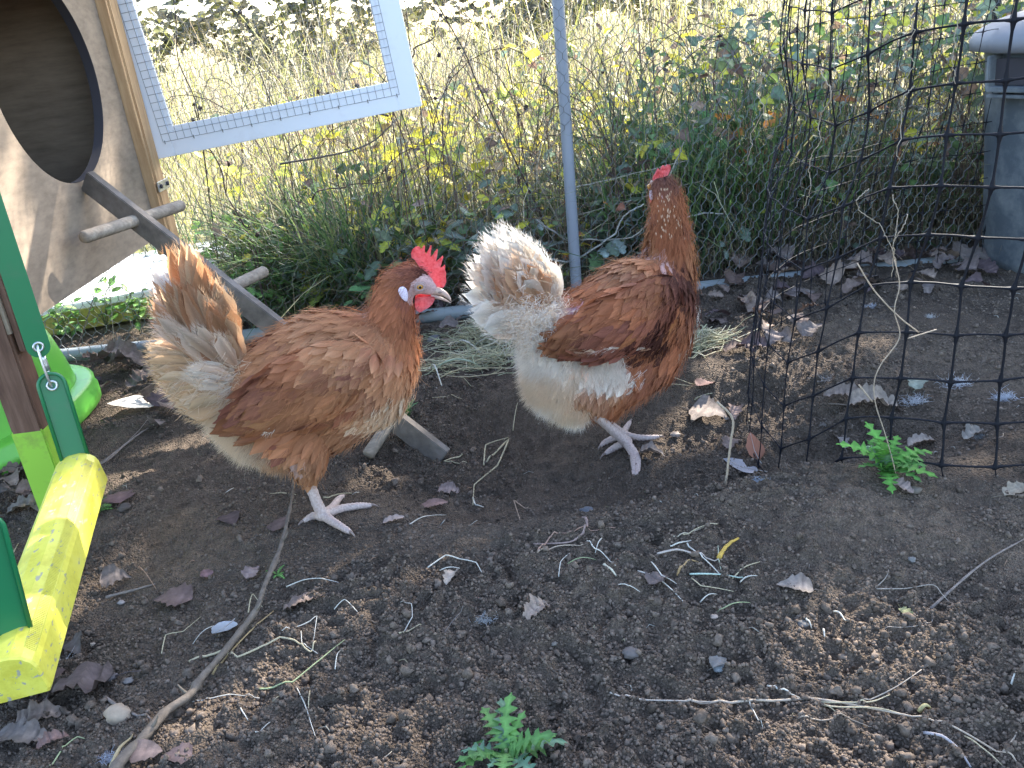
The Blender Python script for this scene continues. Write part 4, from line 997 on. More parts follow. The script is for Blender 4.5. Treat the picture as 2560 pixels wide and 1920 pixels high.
# ------------------------------------------------------------------ hay pile
g_ = Geo()
hpts = [(G(1300, 850), .21, .13, .075, 950), (G(1400, 720), .13, .1, .1, 420), (G(1230, 910), .2, .06, .03, 260), (G(1735, 865), .1, .06, .03, 200)]
for c, sx, sy, hh, n in hpts:
    for _ in range(n):
        x = c[0] + rng.normal(0, sx * .42); y = c[1] + rng.normal(0, sy * .5); e = ((x - c[0]) / sx) ** 2 + ((y - c[1]) / sy) ** 2
        z = float(Hlow(x, y)) + hh * math.exp(-e * 1.3) * rng.random() + .004
        a = rng.normal(0, .8) if rng.random() < .6 else rng.uniform(0, 6.28); l = rng.uniform(.03, .13); cvt = rng.normal(0, .7)
        P = [np.array([x, y, z])]
        for k in range(4):
            P.append(P[-1] + l / 4 * np.array([math.cos(a), math.sin(a), rng.normal(0, .22)])); a += cvt / 4 + rng.normal(0, .15)
        P = np.array(P) - (P[2] - P[0]); P[:, 2] = np.maximum(P[:, 2], Hlow(P[:, 0], P[:, 1]) + .003)
        V, F = tube(P, rng.uniform(.0004, .0011), 3, False); g_.add(V, F, np.array(random.choice([(.52, .46, .27), (.6, .54, .35), (.42, .4, .24), (.64, .58, .42), (.4, .42, .26)])) * rng.uniform(.7, 1.15))
o = g_.build('hay', M['straw']); tag(o, 'heap of pale green hay on the soil between and behind the hens', 'hay', kind='stuff')
ZH = lambda x, y: (1000 + x / 4.366, 600 + y / 4.366)
for pts, r, c, lab in [([(350, 1430), (550, 1440), (760, 1440), (900, 1400)], 5, (.4, .46, .34), 'wide grey green blade at the front of the hay'), ([(600, 1150), (740, 1240), (930, 1300)], 4.5, STW, 'broad white straw at the left of the hay'),
        ([(780, 1195), (980, 1210), (1200, 1240)], 3.5, STW, 'white straw across the top of the hay'), ([(1070, 1075), (1150, 1130), (1190, 1340)], 3, STW, 'bent white straw hanging over the hay'), ([(330, 1430), (400, 1510), (460, 1610)], 4, STW, 'white straw end in front of the hay'),
        ([(420, 1520), (640, 1545), (850, 1530), (1200, 1400)], 3, ST, 'long curved straw along the near rim of the hay'), ([(1690, 370), (1700, 290), (1780, 260), (1910, 330)], 2.4, ST, 'looped straw by the foot of the grey post'), ([(1740, 350), (1860, 480)], 3, STW, 'pale straw standing at the foot of the grey post')]:
    line_thing('straw_stem', [ZH(*p) for p in pts], r * .8, c, lab, 'straw', M['straw'], 'straws and rootlets on the soil', arc=.03)

# ------------------------------------------------------------------ grasses (uncountable)
def blades(x, y, h, w, lean, az, col, curl=1., seg=5, z0=None):
    n = len(x); t = np.linspace(0, 1, seg + 1)[None, :]
    z = (Hlow(x, y) if z0 is None else z0)[:, None]
    hx = np.cos(az)[:, None]; hy_ = np.sin(az)[:, None]
    s = h[:, None] * (lean[:, None] * t ** (1 + curl)); zz = h[:, None] * t * (1 - .42 * np.minimum(lean, 1.6)[:, None] * t ** 1.5)
    wob = h[:, None] * .03 * np.sin(t * 6 + az[:, None] * 5)
    C0 = np.stack([x[:, None] + s * hx - wob * hy_, y[:, None] + s * hy_ + wob * hx, z + zz], -1)
    a2 = az + 1.57 + rng.normal(0, .6, n); sd = np.stack([np.cos(a2), np.sin(a2), rng.normal(0, .25, n)], -1)[:, None, :]
    ww = (w[:, None] * np.array([.75, 1, .95, .8, .5, .06])[None, :seg + 1])[..., None] * .5
    V = np.stack([C0 - sd * ww, C0 + sd * ww], 2).reshape(n, -1, 3); k = np.arange(seg)
    f = np.stack([2 * k, 2 * k + 1, 2 * k + 3, 2 * k + 2], -1)
    F = (f[None] + (np.arange(n) * 2 * (seg + 1))[:, None, None]).reshape(-1, 4)
    C_ = np.repeat(col[:, None, :], 2 * (seg + 1), 1)
    return V.reshape(-1, 3), F, C_.reshape(-1, 3)
def pick(cols, n, jit=.2):
    c = np.array(cols)[rng.integers(0, len(cols), n)]; return c * rng.uniform(1 - jit, 1 + jit, (n, 1)) 
GR = [(.1, .18, .06), (.07, .13, .055), (.13, .21, .07), (.06, .1, .06), (.2, .26, .1), (.26, .25, .13)]
DRY = [(.52, .47, .34), (.4, .34, .23), (.62, .57, .45), (.3, .24, .17), (.66, .6, .48), (.42, .42, .2)]
DULL = [(.2, .15, .1), (.26, .2, .13), (.14, .1, .075), (.3, .25, .16), (.1, .12, .06)]
YEL = [(.55, .5, .1), (.48, .46, .12), (.4, .42, .1)]
def veg_ok(x, y): return ~((x < -.72) & (x > -1.35) & (y < 3.05) & (y > 2.3))
def patch(n, x0, x1, y0, y1): return rng.uniform(x0, x1, n), rng.uniform(y0, y1, n)
# green arching grass: clumps behind the fence
xs, ys, hs_, ws, ls, az_, cs_ = [], [], [], [], [], [], []
for cx, cy, r, n, h0, h1, l0 in [(-.42, 2.42, .2, 720, .28, .52, .7), (-.62, 2.6, .14, 260, .2, .4, .6), (-.2, 2.5, .15, 220, .15, .35, .6), (-.55, 2.33, .12, 240, .12, .28, 1.), (.55, 2.45, .26, 420, .3, .68, .5),
                                 (.8, 2.5, .26, 320, .35, .65, .5), (.3, 2.6, .15, 160, .2, .4, .4), (1.1, 2.6, .3, 180, .25, .5, .5), (0., 2.7, .3, 260, .2, .4, .5), (-1.05, 3.15, .2, 140, .15, .3, .5), (1.35, 2.5, .25, 120, .2, .45, .5), (-.35, 2.85, .2, 260, .2, .4, .5)]:
    a = rng.uniform(0, 6.28, n); rr = r * np.sqrt(rng.random(n)); xs.append(cx + rr * np.cos(a)); ys.append(cy + rr * np.sin(a) * .7)
    hs_.append(rng.uniform(h0, h1, n)); ws.append(rng.uniform(.003, .0065, n)); ls.append(np.abs(rng.normal(l0, .35, n))); az_.append(a * .6 + rng.uniform(0, 6.28, n) * .4); cs_.append(pick(GR, n))
x, y = np.concatenate(xs), np.concatenate(ys); V, F, C_ = blades(x, np.maximum(y, FY + .05), *[np.concatenate(q) for q in (hs_, ws, ls, az_, cs_)])
o = np_mesh('green_grass', V, F, M['grass'], col=C_); tag(o, 'tussocks of long green arching grass behind the wire fence', 'grass', kind='stuff')
# tangle of dull stalks low behind the fence
n = 9000; x, y = patch(n, -.75, 2.2, 2.25, 2.95); V, F, C_ = blades(x, y, rng.uniform(.06, .3, n), rng.uniform(.0012, .0035, n), np.abs(rng.normal(.9, .7, n)), rng.uniform(0, 6.28, n), pick(DULL, n, .3))
o = np_mesh('dead_undergrowth', V, F, M['grass'], col=C_); tag(o, 'low tangle of dead dull stalks at the foot of the weeds behind the fence', 'undergrowth', kind='stuff')
n = 2200; x, y = patch(n, -.8, 2.3, 2.3, 3.1); V2_, F2_, C2_ = blades(x, y, rng.uniform(.25, .8, n) * rng.uniform(.5, 1, n), rng.uniform(.0012, .0028, n), np.abs(rng.normal(.5, .45, n)), rng.uniform(0, 6.28, n), pick(DULL + DRY[:3] + [(.35, .28, .16)], n, .3))
# tall dry meadow
parts = [(V2_, F2_, C2_)]
for n, x0, x1, y0, y1, h0, h1 in ((1300, -1.6, 2.2, 2.6, 3.5, .2, .62), (2600, -2.6, 3., 3.4, 5., .3, .75), (7500, -4.6, 4.8, 4.9, 8., .5, 1.35), (8000, -9, 9, 8, 16., .8, 2.1)):
    x, y = patch(n, x0, x1, y0, y1); k = veg_ok(x, y); x, y = x[k], y[k]; n = len(x); sc = np.clip(y / 3., 1, 4)
    parts.append(blades(x, y, rng.uniform(h0, h1, n) * rng.uniform(.6, 1, n), rng.uniform(.0016, .0036, n) * sc, np.abs(rng.normal(.5, .45, n)), rng.uniform(0, 6.28, n), pick(DRY * 2 + YEL + [(.3, .34, .12)], n)))
g_ = Geo()
for V, F, C_ in parts: g_.add(V, F, C_)
o = g_.build('dry_grass', M['grass']); tag(o, 'tall sunlit dry meadow grass stretching away behind the fence', 'grass', kind='stuff')
n = 5200; x = rng.uniform(-4, 4.5, n); y = rng.uniform(3., 8., n); V, F, C_ = blades(x, y, rng.uniform(.08, .3, n), rng.uniform(.004, .009, n), np.abs(rng.normal(.6, .3, n)), rng.uniform(0, 6.28, n), pick(YEL + [(.3, .38, .08), (.5, .46, .2)], n))
o = np_mesh('meadow_sward', V, F, M['grass'], col=C_); tag(o, 'short yellow green grass on the meadow floor', 'grass', kind='stuff')

# straight and leaning dry stems, the dark scribble in front of the bright meadow (uncountable)
n = 2600; x, y = patch(n, -1.5, 2.3, 2.27, 3.3); k = veg_ok(x, y); x, y = x[k], y[k]; n = len(x)
hh = rng.uniform(.15, .85, n) * np.interp(y, [2.27, 3.3], [.75, 1.1]); az_ = rng.uniform(0, 6.28, n); tl_ = np.abs(rng.normal(0, .38, n))
a = np.stack([x, y, Hlow(x, y)], 1); b = a + np.stack([np.cos(az_) * tl_ * hh, np.abs(np.sin(az_)) * tl_ * hh * .6, hh], 1); m1 = (a + b) / 2 + rng.normal(0, .02, (n, 3)); rr_ = rng.uniform(.0005, .0013, n)
g_ = Geo()
for k in range(n):
    V, F = tube(np.array([a[k], m1[k], b[k]]), [rr_[k] * 1.2, rr_[k], rr_[k] * .4], 3, False); g_.add(V, F, np.array(random.choice([(.14, .09, .07), (.2, .14, .1), (.32, .26, .19), (.1, .07, .06), (.24, .19, .15), (.45, .38, .28)])))
o = g_.build('dry_stems', M['straw']); tag(o, 'mass of thin brown and pale dry stems criss-crossing behind the fence', 'stems', kind='stuff')

# ------------------------------------------------------------------ saplings, brambles, dead stalks
OAK = leaf_tpl('oak', 5, .25); POP = leaf_tpl('poplar', 9, .3); THI = leaf_tpl('thistle', 3, .35); WIL = leaf_tpl('willow', 4, .2)
for T in (OAK, POP, THI, WIL): T[0][:, 0] += .5
def leafy(name, base, h, nst, nlf, tpl, size, cols, label, cat, group, lean=.35, twigc=(.16, .11, .08), spread=1., smat='bark', both=None, lm=2.6, sm_=1.05):
    base = np.asarray(base, float); base[2] = float(Hlow(base[0], base[1])); nlf = int(nlf * lm); size *= sm_
    t = thing(name, base, label, cat, group); gs = Geo(); A = []; T = []
    for s in range(nst):
        a = rng.uniform(0, 6.28); l = lean * rng.uniform(.4, 1.5); hh = h * rng.uniform(.6, 1.05)
        P = np.array([base + np.array([math.cos(a) * l * q ** 1.5 * hh, math.sin(a) * l * q ** 1.5 * hh * .7, hh * q * (1 - .2 * l * q)]) + rng.normal(0, .006, 3) * q for q in np.linspace(0, 1, 7)])
        V, F = tube(catmull(P, 3), np.linspace(.0024, .0008, 19) * (h / .35) ** .5, 5); gs.add(V, F, twigc)
        for k in range(nlf // nst):
            q = rng.uniform(.25, 1.); p = P[0] * 0 + np.array([np.interp(q * 6, range(7), P[:, c]) for c in range(3)])
            yaw = rng.uniform(0, 6.28); tl = rng.uniform(.0, .06) * spread
            e = p + np.array([math.cos(yaw) * tl, math.sin(yaw) * tl, rng.uniform(-.01, .03)])
            V, F = tube(np.array([p, e]), .0006, 3, False); gs.add(V, F, twigc)
            A.append((yaw, rng.uniform(-.7, .6), rng.uniform(-.8, .8), size * rng.uniform(.55, 1.2))); T.append(e)
    gs.build('stem', M[smat], t)
    A = np.array(A); R = rotmats(A[:, 0], A[:, 1], A[:, 2]) * A[:, 3][:, None, None]
    V, F, C_, U = instances(tpl[0], tpl[1], R, np.array(T), tpl[2], pick(cols, len(A), .25)); g = Geo(); g.add(V, F, C_, U)
    g.build('foliage', M['leaf'], t, loc=None); return t
OG = [(.16, .22, .16), (.2, .27, .2), (.24, .3, .24), (.12, .2, .08), (.3, .36, .32)]
OY = [(.5, .44, .05), (.42, .45, .07), (.55, .4, .05), (.3, .36, .08), (.2, .3, .08)]
OO = [(.5, .22, .05), (.42, .16, .06), (.3, .12, .07)]
LY = [(.6, .55, .06), (.52, .52, .08), (.65, .55, .1), (.45, .5, .1)]
def at(px, py, y):
    p = onY(px, py, y); return p
saps = [(720, 480, 2.4, .2, OG, OAK, .05, 18, 'grey green oak seedling left of the left hen\'s head, among the grass'), (830, 560, 2.32, .22, OG + OY, OAK, .05, 20, 'oak seedling with grey and yellow leaves just behind the left hen\'s neck'),
 (930, 560, 2.3, .2, OG + OY[:2], OAK, .052, 22, 'oak seedling with yellow edged leaves behind the left hen\'s comb'), (1000, 470, 2.36, .25, OY + OG, OAK, .05, 20, 'yellowing oak seedling above the left hen\'s comb'),
 (1140, 500, 2.32, .26, OG, OAK, .06, 14, 'seedling with one large grey lobed leaf above the right hen\'s tail'), (1090, 400, 2.45, .3, OY, OAK, .048, 22, 'yellow leaved oak seedling between the door and the grey post'),
 (1230, 470, 2.4, .26, OG + OO[:1], OAK, .048, 16, 'thin seedling with orange tips left of the grey post'), (1330, 520, 2.32, .2, OG, OAK, .045, 14, 'low green seedling at the left of the grey post foot'),
 (1390, 440, 2.27, .27, OO + OY, POP, .035, 9, 'bramble sprig with orange leaves in front of the grey post'), (1500, 560, 2.32, .2, OG, OAK, .055, 16, 'low grey green seedling right of the grey post foot'),
 (1560, 480, 2.36, .24, OG + [(.5, .45, .3)], OAK, .055, 14, 'seedling with pale dry leaves left of the right hen\'s neck'), (1640, 420, 2.5, .3, OG, OAK, .05, 18, 'green seedling behind the right hen\'s comb'),
 (1790, 540, 2.35, .2, OG, OAK, .055, 16, 'grey green seedling right of the right hen\'s neck'), (1800, 180, 2.5, .5, [(.08, .2, .06), (.12, .26, .1), (.2, .3, .2)], OAK, .07, 22, 'tall oak sapling with dark green leaves beside the netting fold'),
 (1650, 120, 2.8, .5, OG + OY, OAK, .06, 22, 'tall grey green sapling in the upper right of the meadow edge'), (1930, 330, 2.5, .4, [(.1, .22, .06), (.4, .45, .05)] + OO[:2], OAK, .06, 24, 'sapling with orange and green leaves behind the netting'),
 (2100, 250, 2.55, .45, OG + OO, OAK, .065, 24, 'mixed orange and green sapling behind the middle of the netting'), (2280, 300, 2.55, .4, OG + OO[:2], OAK, .06, 20, 'sapling with orange leaves just left of the bin'),
 (2380, 480, 2.5, .3, OG, OAK, .055, 18, 'low green seedling against the left side of the bin'), (2200, 120, 2.9, .6, OG + LY[:1], OAK, .065, 24, 'tall sapling left of the dark post'),
 (620, 250, 2.8, .45, LY, POP, .05, 22, 'bright yellow leaved bramble seen through the mesh door, left'), (800, 200, 2.9, .5, LY, POP, .055, 26, 'bright yellow leaved bramble seen through the mesh door, middle'),
 (900, 150, 3.2, .6, LY + [(.4, .3, .1)], POP, .055, 24, 'yellow leaved bramble behind the right stile of the door'), (1000, 350, 2.6, .4, LY, POP, .05, 24, 'yellow bramble below the lower right corner of the door'),
 (1150, 250, 2.9, .5, LY, POP, .055, 26, 'sunlit yellow bramble left of the grey post'), (1270, 150, 3.2, .6, LY, POP, .055, 22, 'far sunlit yellow bramble close left of the grey post'),
 (1480, 200, 3.0, .55, LY + OG[:1], POP, .05, 24, 'sunlit yellow bramble right of the grey post'), (1600, 300, 2.7, .45, LY[:2] + OG[:2], POP, .05, 22, 'yellow green bramble above the right hen'),
 (900, 420, 2.5, .32, LY, POP, .05, 22, 'yellow bramble above the left hen\'s neck'), (560, 420, 2.45, .3, [(.15, .3, .07), (.25, .38, .1)], WIL, .05, 40, 'fresh green herb right of the pine corner post'),
 (640, 640, 2.32, .24, [(.16, .34, .08), (.22, .4, .12)], WIL, .045, 44, 'slender green herb beside the milky box'), (920, 700 - 60, 2.28, .16, [(.14, .3, .12), (.2, .36, .16)], WIL, .04, 36, 'small fresh green herb by the left hen\'s nape'),
 (1400, 100, 3.6, .7, LY, POP, .06, 22, 'distant yellow bramble behind the grey post top'), (1900, 60, 3.2, .7, LY + OG, POP, .06, 26, 'yellow green bush above the netting fold'), (2080, 60, 3.4, .7, LY + OG, POP, .06, 24, 'yellow green bush behind the top of the netting'),
 (2420, 150, 3., .6, LY + OG, POP, .06, 24, 'yellow green bush behind the dark post'), (1060, 80, 3.6, .75, LY + OG[:1], POP, .06, 24, 'yellow bush right of the top of the mesh door')]
for px, py, y, h, cols, tpl, sz, nl, lab in saps:
    p = onY(px, py, y); kind = 'oak_seedling' if tpl is OAK else 'bramble' if tpl is POP else 'green_herb'
    leafy(kind, (p[0], y, 0), h, 4 if h < .4 else 6, nl, tpl, sz * 1.05, cols, lab, 'bush' if h > .5 else 'seedling' if tpl is OAK else 'plant', 'saplings and weeds behind the fence', .5)
FARB = [(-6., 9., 2.2, 'leftmost of the far bushes beyond the meadow'), (-3.6, 8.4, 1.9, 'second far bush from the left beyond the meadow'), (-1.6, 9.2, 2., 'far bush left of the grey post beyond the meadow'), (.4, 8.6, 1.8, 'far bush straight behind the grey post'), (2.2, 9.4, 2.1, 'far bush right of the grey post beyond the meadow'), (4.2, 8.2, 2., 'far bush above the netting beyond the meadow'), (6., 9.5, 2.3, 'rightmost of the far bushes, beyond the bin')]
for x, y, h, lab in FARB:
    leafy('shrub', (x, y, 0), h, 14, 700, POP, .1, [(.1, .11, .06), (.15, .15, .08), (.2, .2, .07), (.09, .09, .07), (.24, .22, .13)], lab, 'bush', 'far bushes beyond the meadow', 1., (.14, .12, .1), 2.5)
g_ = Geo(); TT = []
for zone in (0, 1):
    if zone == 0:
        n = 6200; x = rng.uniform(-.72, 2.1, n); y = 2.27 + .75 * rng.random(n) ** 1.5; top = .27 + .25 * sstep(.3, .8, x)
    else:
        n = 4600; x = rng.uniform(-1.1, 2.4, n); y = rng.uniform(2.85, 4.3, n); top = .3 + 0 * x
    top = top + .22 * (vn(x * 3.5, y * 2, 51) - .3) + .12 * (y - 2.3); z = top * rng.random(n) ** .85
    k = rng.random(n) < sstep(.3, .6, vn(x * 8 + z * 3, z * 9 + y * 4, 52)) * .9 + .12
    k &= ((x > -.2) | (rng.random(n) < .4)) & veg_ok(x, y); x, y, z = x[k], y[k], z[k]; n = len(x)
    T = np.stack([x, y, Hlow(x, y) + z + .01], 1); yel = (rng.random(n) < np.where(x > .4, .18, .34) * sstep(.05, .3, z) + .3 * zone); brn = rng.random(n) < .2
    cc = pick(OG[:2] + [(.08, .13, .05), (.12, .2, .07), (.16, .22, .1), (.1, .15, .1)], n, .25); cc[yel] = pick(LY, int(yel.sum()), .2); cc[brn] = pick([(.2, .13, .1), (.28, .2, .15), (.13, .09, .08), (.38, .3, .2)], int(brn.sum()), .2)
    sz = rng.uniform(.02, .048, n); R = rotmats(rng.uniform(0, 6.28, n), rng.uniform(-.9, .9, n), rng.uniform(-1., 1., n)) * sz[:, None, None]; pk = rng.random(n) < .55; TT.append(T)
    for mk, tp in ((pk, OAK), (~pk, POP)):
        V, F, C_, U = instances(tp[0], tp[1], R[mk], T[mk], tp[2], cc[mk]); g_.add(V, F, C_, U)
T = np.concatenate(TT); n = len(T)
for q in range(420):
    a = T[int(rng.integers(n))].copy(); a[2] = 0; az1 = rng.uniform(0, 6.28); h_ = rng.uniform(.2, .65); l_ = rng.uniform(.1, .5)
    P = catmull(np.array([a, a + (math.cos(az1) * l_ * .25, abs(math.sin(az1)) * l_ * .1, h_ * .8), a + (math.cos(az1) * l_ * .7, abs(math.sin(az1)) * l_ * .3, h_), a + (math.cos(az1) * l_, abs(math.sin(az1)) * l_ * .4, h_ * .7)]), 4)
    V, F = tube(P, np.linspace(.0018, .0007, len(P)), 4, False); g_.add(V, F, random.choice([(.12, .07, .06), (.2, .14, .1), (.09, .1, .05)]))
o = g_.build('bramble_thicket', M['leaf']); tag(o, 'dense tangled bank of green, brown and yellow bramble leaves behind the fence', 'thicket', kind='stuff')
# herb in front of the white board
for px, py, y, h, lab in ((270, 830, 2.34, .22, 'taller green weed growing in front of the white foam board'), (350, 830, 2.34, .15, 'shorter green weed in front of the white foam board, right of the taller one'), (180, 850, 2.32, .1, 'small weed with a round leaf at the left end of the foam board')):
    p = G(px, py); leafy('green_weed', (p[0], max(2.26, p[1]), 0), h, 5, 16, WIL, .034, [(.12, .26, .06), (.18, .32, .08), (.08, .18, .05)], lab, 'weed', 'weeds in front of the foam board', .3, (.1, .12, .06), .5)
# dead dark stalks with seed heads, placed by where they cross the photograph, each a real stalk at its own distance
stk = [((1250, 330), (1085, 0), 2.5, .003), ((1100, 620), (1020, 0), 2.35, .0022), ((960, 360), (890, 0), 2.5, .002), ((600, 560), (505, 330), 2.3, .003), ((500, 400), (430, 0), 2.45, .0024), ((860, 520), (830, 300), 2.3, .0018),
       ((970, 290), (870, 300 - 40), 2.4, .003), ((1640, 420), (1625, 60), 2.45, .002), ((1830, 520), (1800, 160), 2.3, .0024), ((780, 500), (960, 440), 2.28, .0022), ((1120, 330), (1200, 0), 2.6, .0018), ((1320, 600), (1290, 330), 2.4, .0018),
       ((750, 420), (620, 90), 2.7, .0022), ((1560, 420), (1480, 0), 2.7, .002), ((1010, 180), (1090, 60), 2.4, .0024), ((690, 800), (600, 560), 2.27, .0026), ((820, 690), (900, 600), 2.27, .002)]
for k, (a, b, y, r) in enumerate(stk):
    pa = onY(*a, y); pb_ = onY(*b, y + rng.uniform(-.03, .1)); d = pb_ - pa
    if pa[2] > .04: pa = pa - d * ((pa[2] - Hlow(pa[0], pa[1])) / max(d[2], .05)) * (1 if d[2] > .12 else 0)
    m_ = [pa + (pb_ - pa) * q + rng.normal(0, .008, 3) * (q > 0) for q in np.linspace(0, 1.12, 9)]
    P = catmull(np.array(m_), 4); t = tag(bpy.data.objects.new('dead_stalk', None), 'thin dark dead stalk with small seed heads standing in the weeds behind the fence', 'stalk', 'dead stalks behind the fence')
    COL.objects.link(t); t.location = Vector(P[0].tolist())
    g_ = Geo(); V, F = tube(P, np.linspace(r, r * .5, len(P)), 5); g_.add(V, F, (.075, .05, .045))
    tips = [P[-1]]
    for q in (12, 20, 26, 30):
        e = P[q] + rng.normal(0, .03, 3) + (0, 0, .025); V, F = tube(np.array([P[q], (P[q] + e) / 2 + rng.normal(0, .004, 3), e]), r * .4, 4, False); g_.add(V, F, (.08, .055, .05)); tips.append(e)
    g_.build('stem', M['bark'], t)
    for e in tips[::2]:
        V = ICO2[0] * (1 + .3 * rng.standard_normal((len(ICO2[0]), 1))) * rng.uniform(.003, .007, 3) + e; np_mesh('seed_head', V, ICO2[1], M['bark'], t, np.tile((.07, .05, .045), (len(V), 1)))
# pale fallen stems leaning through the weeds
for k, (pts, y, r, c, lab) in enumerate([([(1440, 540), (1650, 480), (1760, 450)], 2.3, .0018, (.3, .27, .22), 'long pale stem leaning behind the right hen\'s comb, lower'), ([(1450, 600), (1600, 580), (1690, 400), (1720, 330)], 2.26, .0022, (.42, .38, .32), 'pale bent stem behind the right hen\'s neck'),
      ([(1360, 645), (1430, 650), (1530, 590), (1560, 540), (1610, 510)], 2.25, .003, (.42, .4, .36), 'zigzag pale stem in front of the grey post'), ([(1340, 550), (1400, 590), (1450, 620)], 2.25, .003, (.3, .27, .24), 'short broken twig left of the grey post'),
      ([(1430, 470), (1560, 440), (1720, 400)], 2.3, .002, (.35, .32, .26), 'long pale stem leaning behind the right hen\'s comb, upper'), ([(1690, 550), (1750, 535), (1810, 535)], 2.25, .0025, (.4, .38, .35), 'short pale twig right of the right hen\'s neck'),
      ([(640, 800), (760, 730), (800, 700)], 2.25, .0022, (.25, .2, .17), 'thin brown twig behind the plank'), ([(1070, 775), (1090, 720), (1085, 690)], 2.24, .004, (.16, .13, .11), 'stub of a stem standing by the ground pipe'), ([(1060, 800), (1150, 740), (1220, 690)], 2.24, .0018, (.16, .13, .11), 'slanting wire thin stem over the ground pipe'),
      ([(700, 410), (900, 370), (990, 300)], 2.26, .003, (.12, .1, .09), 'dark twig under the mesh door'), ([(2050, 600), (2250, 520), (2400, 470)], 2.4, .002, (.36, .32, .26), 'pale stem leaning behind the netting toward the bin')]):
    P = catmull(np.array([onY(*p, y) for p in pts]), 6); V, F = tube(P + rng.normal(0, .001, P.shape), np.linspace(r, r * .6, len(P)), 6); g_ = Geo(); g_.add(V, F, c)
    tag(g_.build('leaning_stem', M['bark'], loc=P[0]), lab, 'stem', 'stems leaning in the weeds')
# thistles in the soil
def thistle(px, py, size, n, label, cols, h=.6):
    p = G(px, py); s = size / CF * np.linalg.norm(p - CC); t = thing('thistle', p, label, 'weed', 'weeds in the bare soil')
    A = []; T = []
    for k in range(n):
        q = k / n; yaw = k * 2.4 + rng.uniform(-.3, .3); pit = -rng.uniform(.35, 1.25) * h / .6
        A.append((yaw, pit, rng.uniform(-.4, .4), s * rng.uniform(.6, 1.1))); T.append(p + np.array([0, 0, s * .25 * q]))
    A = np.array(A); T = np.array(T)
    # arching leaves: bend the template down towards its tip
    tv = THI[0].copy(); tv[:, 2] -= .45 * tv[:, 0] ** 2; tv[:, 1] *= 1.25
    R = rotmats(A[:, 0], A[:, 1], A[:, 2]) * A[:, 3][:, None, None]
    V, F, C_, U = instances(tv, THI[1], R, T, THI[2], pick(cols, n, .2)); g = Geo(); g.add(V, F, C_, U); g.build('leaf', M['leaf'], t)
    V, F = tube(np.array([p - (0, 0, .01), p + (0, 0, s * .35)]), s * .035, 6); g = Geo(); g.add(V, F, (.25, .32, .14)); g.build('stem', M['leaf'], t)
thistle(*D(1098, 1650), 125, 16, 'green thistle seedling at the bottom edge, centre', [(.1, .24, .07), (.14, .3, .08), (.13, .24, .15)])
thistle(*D(1912, 1030), 105, 22, 'green thistle seedling just behind the netting bottom', [(.13, .34, .06), (.1, .26, .06), (.16, .3, .16)], .75)
thistle(*D(882, 905), 46, 9, 'tiny green thistle between the hens', [(.15, .32, .06), (.1, .2, .08)], .8)
thistle(*D(212, 1110), 44, 9, 'small sprout right of the yellow bar', [(.12, .24, .06)], .6)
thistle(*D(600, 1246), 26, 6, 'tiny clover sprout beside the bent stick', [(.14, .3, .08)], .5)

# ------------------------------------------------------------------ trees out of the frame that shade the run
lit = []   # (point, radius): where the photograph shows a fleck of sun
for px, py, r in [(300, 1200, .045), (345, 1180, .055), (390, 1160, .06), (440, 1140, .06), (500, 1120, .055), (250, 990, .03), (330, 1010, .035), (400, 1000, .04), (440, 985, .04), (370, 960, .03), (480, 960, .03),
                  (1870, 810, .03), (1900, 840, .05), (1930, 880, .04), (1910, 930, .04), (1960, 1010, .03), (2050, 1740, .045), (2160, 1770, .045), (2280, 1790, .035), (2520, 1130, .04), (2500, 940, .04),
                  (1720, 1790, .02), (930, 1860, .035), (1750, 760, .02), (2200, 870, .03), (880, 680, .03), (1000, 640, .03)]:
    lit.append((G(px, py), r))
for px, py, r in [(50, 640, .03), (95, 690, .03), (140, 660, .03), (270, 430, .02), (10, 330, .02)]: lit.append((onX(px, py, XF), r))
lit.append((onX(110, 1500, -.6), .05)); lit.append((onX(160, 1280, -.66), .04))
HP2 = G(1590, 1150)
def planeP(px, py, O, yaw):
    nn = np.array([math.sin(yaw), -math.cos(yaw), 0.]); d = ray(px, py); return CC + d * (((O - CC) @ nn) / (d @ nn))
HP2 = G(1575.8, 1109.5)
for px, py, r in [(1205, 690, .035), (1225, 610, .045), (1280, 575, .035), (1730, 900, .02), (1700, 1000, .02), (1430, 690, .015)]: lit.append((planeP(px, py, HP2, math.radians(30)), r))
for px, py, r in [(420, 680, .03), (400, 740, .025), (470, 690, .025), (400, 900, .02), (1085, 700, .015), (1045, 820, .02), (1090, 640, .02)]: lit.append((onY(px, py, 1.22), r))
for px, py, r in [(640, 850, .02), (950, 1080, .02), (1020, 1080, .012), (630, 720, .03)]: lit.append((onY(px, py, 1.45), r))
LP = np.array([p for p, r in lit]); LR = np.array([r for p, r in lit])
n = 80000; sx = rng.uniform(-2.3, 3.0, n); sy = rng.uniform(-1.1, 3.7, n)
